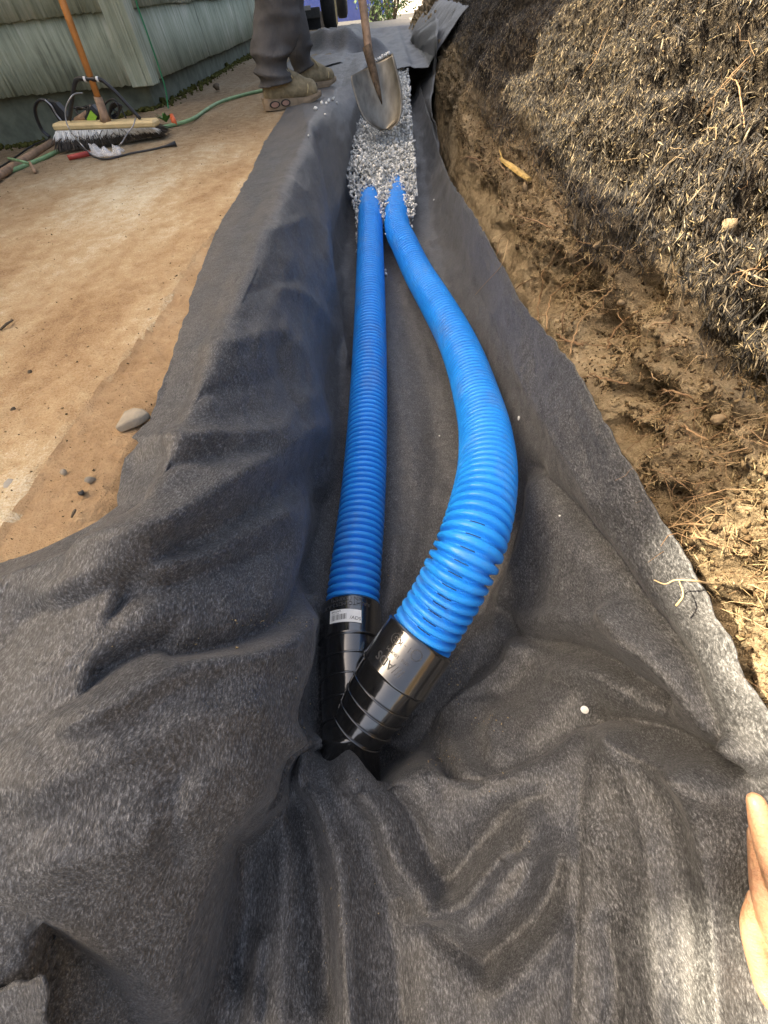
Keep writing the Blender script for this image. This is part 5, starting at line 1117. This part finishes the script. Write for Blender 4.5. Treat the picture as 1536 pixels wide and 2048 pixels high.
mb = MB(); blob(mb, [head + np.array([-.02, 0, .055]), head + np.array([-.005, 0, .075])], [.088, .088]); reparent(remesh(mb.build('hair', simple('brown_hair', (.04, .025, .015), .8)), .008, 3), man)
for s_ in (-1, 1):
    mb = MB(); blob(mb, [head + np.array([.078, .032 * s_, .02]), head + np.array([.081, .033 * s_, .02])], [.0115, .0115], 10); reparent(mb.build('eye', M['ink']), man)

# ------------------------------------------------------------------ the hand at the right edge
hand = empty('person', tuple(PD(1640, 1950, .36))); tag(hand, 'person seen only as a bare hand pressing the fabric against the bank', 'person')
mb = MB(); HP = lambda x, y, d: PD(x, y, d)
fing = [([(1513, 1604, .338), (1526, 1665, .334), (1552, 1745, .332), (1588, 1840, .336), (1650, 1960, .352)], [.0074, .0092, .0102, .0104, .0125]),
        ([(1512, 1668, .352), (1521, 1735, .348), (1530, 1800, .347), (1562, 1890, .350), (1640, 2020, .366)], [.0066, .0088, .0098, .0102, .0125]),
        ([(1511, 1796, .364), (1503, 1855, .362), (1520, 1930, .364), (1552, 2010, .368), (1640, 2100, .382)], [.0064, .0088, .0098, .0102, .0125]),
        ([(1540, 1900, .385), (1540, 1960, .382), (1560, 2040, .384), (1600, 2100, .390), (1660, 2180, .396)], [.006, .0078, .0086, .009, .011])]
for pts, rad in fing: blob(mb, [HP(*q_) for q_ in pts], rad, 18)
pal = [HP(1650, 1960, .352), HP(1640, 2020, .366), HP(1640, 2100, .382), HP(1660, 2180, .396)]; wri = HP(1860, 2330, .38)
for q_ in pal: blob(mb, [q_, q_ * .5 + wri * .5, wri], [.0145, .018, .024], 14)
for q_, r_ in zip(pal[:-1], pal[1:]): blob(mb, [q_, r_], [.0145, .0145], 14); blob(mb, [q_ * .5 + wri * .5, r_ * .5 + wri * .5], [.017, .017], 14)
fore = _n(wri - (pal[1] + pal[2]) / 2); blob(mb, [wri, wri + fore * .12, wri + fore * .26], [.027, .034, .042], 18)
blob(mb, [wri * .7 + pal[0] * .3, wri * .35 + pal[0] * .65 + (pal[0] - pal[2]) * .5, pal[0] + (pal[0] - pal[1]) * 1.7], [.016, .0135, .0105], 14)
reparent(remesh(mb.build('hand', M['skin']), .0016, 6), hand)
nail = simple('fingernail', (.50, .30, .20), .3, .05)
for k, (pts, rad) in enumerate(fing[:3]):
    a_, b_ = HP(*pts[0]), HP(*pts[1]); d_ = _n(a_ - b_); tocam = _n(np.array([0, 0, H]) - a_); sd_ = _n(np.cross(d_, tocam)); no_ = np.cross(sd_, d_); no_ = no_ if no_ @ tocam > 0 else -no_; V = []
    for i in range(7):
        for j in range(9):
            u_, w_ = i / 6 - .5, j / 8 * 2 - 1; V.append(a_ + d_ * (.0005 + u_ * .009) + sd_ * (-.0012 + w_ * .0042 * (1 - .25 * max(0, u_ * 2) ** 3)) + no_ * (rad[0] * 1.01 + .0004 - .0028 * w_ * w_ - .0022 * max(0, u_ + .1) ** 2 * 4))
    reparent(mk('fingernail', V, grid_faces(7, 9), nail), hand)

# ------------------------------------------------------------------ far things: truck, blue car, bushes
gzf = lambda y: np.interp(y, [9, 12, 18, 26, 44], [-.06, -.10, -.45, -.95, -1.0])
TY = 10.3; txr = PY(660, 30, TY)[0]; truck = empty('truck', (txr - .75, TY, float(gzf(TY)))); tag(truck, 'dark truck parked beyond the house, rear wheels and bumper showing', 'truck')
tz = float(gzf(TY)) + .005; tp = lambda o: reparent(o, truck)
def wheel(x, y):
    v, f = revolve([(-.11, .20), (-.11, .30), (-.085, .345), (0, .352), (.085, .345), (.11, .30), (.11, .20)], (x, y, tz + .352), (1, 0, 0), 32); t_ = tp(mk('wheel', v, f, M['rubber']))
    v, f = revolve([(.10, .01), (.06, .05), (.07, .15), (.105, .20), (-.10, .20), (-.10, .01)], (x, y, tz + .352), (1, 0, 0), 24); o = mk('rim', v, f, M['steel']); o.parent = t_; o.matrix_parent_inverse = (truck.matrix_basis @ t_.matrix_parent_inverse).inverted()
for y_ in (TY, TY + 3.3):
    for x_ in (txr, txr - 1.55): wheel(x_, y_)
def tbox(name, lo, hi, mat, bev=.01):
    lo, hi = np.array(lo, float), np.array(hi, float); mb = MB(); mb.box((lo + hi) / 2, hi - lo, None, bev); return tp(mb.build(name, mat, None, False))
bl, brr = PY(598, 29, TY - .7), PY(641, 29, TY - .7)
tbox('bumper', (txr - 1.5, TY - .75, bl[2] - .05), (brr[0], TY - .66, bl[2] + .05), M['dark_metal']); tbox('chassis', (txr - 1.25, TY - .64, tz + .42), (txr - .3, TY + 4.2, tz + .60), M['dark_metal']); tbox('cargo_bed', (txr - 1.68, TY - .60, tz + .72), (txr + .13, TY + 1.7, tz + 1.25), M['dark_metal'], .03)
mb = MB(); cx0, cx1 = txr - 1.66, txr + .11; pr_ = [(1.72, .62), (4.5, .62), (4.55, 1.0), (3.6, 1.18), (3.1, 1.75), (1.85, 1.78), (1.72, 1.25)]; mb.add([(cx0, TY + a, tz + b) for a, b in pr_] + [(cx1, TY + a, tz + b) for a, b in pr_], [list(range(7)), list(range(7, 14))[::-1]] + [[i, (i + 1) % 7, 7 + (i + 1) % 7, 7 + i] for i in range(7)]); tp(mb.build('cab', M['dark_metal'], None, False))
tbox('window', (txr - 1.4, TY + 1.705, tz + 1.32), (txr - .15, TY + 1.717, tz + 1.68), M['glass'], 0)
ml, mr = PY(611, 62, TY - .58), PY(640, 34, TY - .58); tbox('mud_flap', (ml[0], TY - .60, max(ml[2], tz + .02)), (mr[0], TY - .585, mr[2]), M['rubber'], 0)
pl0, pl1 = PY(603, 22, TY - .76), PY(620, 6, TY - .76); tbox('number_plate', (pl0[0], TY - .775, pl0[2]), (pl1[0], TY - .765, pl1[2] - .02), M['steel'], 0)
wl = PY(672, 20, TY - .3); tbox('reflector_strip', (wl[0] - .012, TY - .31, wl[2] - .14), (wl[0] + .012, TY - .30, wl[2] + .25), M['pale_wood'], 0)
tbox('tail_light', (txr - .02, TY - .615, tz + .80), (txr + .10, TY - .602, tz + 1.05), M['red'], 0)
# blue car side on in the street
CYR = 30.; c0 = PY(694, 27, CYR); cz = -.925; sill = c0[2]; car = empty('parked_car', (c0[0], CYR + .85, cz)); tag(car, 'bright blue car parked side on in the street behind the truck', 'car'); cp = lambda o: reparent(o, car)
sh = [(-2.1, .30), (2.1, .28), (2.2, .55), (2.15, .80), (1.25, .95), (.55, 1.42), (-.9, 1.45), (-1.75, .98), (-2.15, .90), (-2.2, .5)]; mb = MB(); mb.add([(c0[0] + a, CYR, cz + b) for a, b in sh] + [(c0[0] + a, CYR + 1.75, cz + b) for a, b in sh], [list(range(10))[::-1], list(range(10, 20))] + [[i, (i + 1) % 10, 10 + (i + 1) % 10, 10 + i][::-1] for i in range(10)]); o = mb.build('body', M['car_blue'], None, False); bv = o.modifiers.new('b', 'BEVEL'); bv.width = .05; bv.segments = 3; cp(o)
for x_ in (-1.3, 1.35):
    for y_ in (.06, 1.66):
        v, f = revolve([(-.1, .01), (-.1, .28), (-.07, .315), (.07, .315), (.1, .28), (.1, .2), (.08, .01)], (c0[0] + x_, CYR + y_, cz + .315), (0, -1, 0), 28); cp(mk('wheel', v, f, M['rubber']))
for a0, a1 in ((-.82, -.05), (.03, .62)):
    mb = MB(); mb.add([(c0[0] + a0, CYR - .006, cz + .98), (c0[0] + a1 + .25 * (a0 > 0), CYR - .006, cz + .98), (c0[0] + a1 - .08, CYR - .006, cz + 1.33), (c0[0] + a0 + .04, CYR - .006, cz + 1.33)], [[0, 1, 2, 3]]); cp(mb.build('window', M['glass'], None, False))
hx = PY(688, 3, CYR)
for dx in (0, .95):
    mb = MB(); mb.box((hx[0] + dx, CYR - .02, hx[2]), (.20, .035, .035), None, .01); cp(mb.build('door_handle', M['car_blue'], None, False))
def bush(name, c, rad, hgt, n, label, cat):
    root = empty(name, c); tag(root, label, cat); c = np.array(c)
    mb = MB()
    for k in range(6):
        a = k * 1.05; mb.tube(cr([c, c + np.array([math.cos(a) * rad * .3, math.sin(a) * rad * .3, hgt * .4]), c + np.array([math.cos(a) * rad * .7, math.sin(a) * rad * .7, hgt * .8])], 4), np.linspace(.03, .008, 9), 6)
    reparent(mb.build('stem', M['bark']), root)
    d = rng.normal(size=(n, 3)); d /= np.linalg.norm(d, axis=1)[:, None]; rr = rng.random(n) ** .4; p_ = c + np.array([0, 0, hgt * .55]) + d * rr[:, None] * np.array([rad, rad, hgt * .5]); p_ = p_ + .25 * rad * np.stack([noise(p_, 2, 1), noise(p_, 2, 2), noise(p_, 2, 3)], -1)
    t = rng.normal(size=(n, 3)); t /= np.linalg.norm(t, axis=1)[:, None]; s_ = np.cross(t, rng.normal(size=(n, 3))); s_ /= np.linalg.norm(s_, axis=1)[:, None]; L_ = rng.uniform(.04, .09, n)[:, None]
    v = np.stack([p_, p_ + t * L_ * .5 + s_ * L_ * .28, p_ + t * L_, p_ + t * L_ * .5 - s_ * L_ * .28], 1).reshape(-1, 3); f = np.arange(4 * n).reshape(-1, 4); reparent(mk('foliage', v, f, M['leaf']), root)
b0 = PY(741, 10, 15.); bush('bush', (b0[0] + .5, 15.3, -.4), .9, 1.7, 5000, 'leafy green bush beyond the far end of the trench', 'bush')
bush('bush', (-6.5, 42, -1.0), 2.2, 3.0, 5000, 'big green bush across the street left of the blue car', 'bush'); bush('bush', (5.0, 43, -1.0), 2.6, 3.4, 6000, 'big green bush across the street right of the blue car', 'bush')

# sand and grit washed into hollows of the sheet
cs_, ss_ = [], []
for x_, y_, rx_, ry_, n_ in [(918, 1335, 9, 40, 90), (985, 1440, 30, 12, 40), (880, 1515, 26, 12, 50), (860, 1470, 24, 10, 30), (560, 1242, 46, 10, 90), (420, 1290, 70, 8, 30), (612, 1420, 10, 30, 30), (775, 1120, 8, 60, 40), (650, 1830, 60, 120, 30), (1000, 1560, 120, 60, 20)]:
    for _ in range(n_):
        q_ = fab_z_at(x_ + rng.normal(0, rx_), y_ + rng.normal(0, ry_)); cs_.append(q_ + np.array([rng.normal(0, .002), rng.normal(0, .002), .001])); ss_.append(.0006 + rng.gamma(2, .0004))
v, f, r_ = stones(np.array(cs_), np.array(ss_), 6, (.5, .9), 7); o = mk('spilled_grit', v, f, M['chip_tan'], smooth=False); set_rnd(o, .4 + .6 * r_); tag(o, 'sand and grit caught in the hollows of the black fabric', kind='stuff')
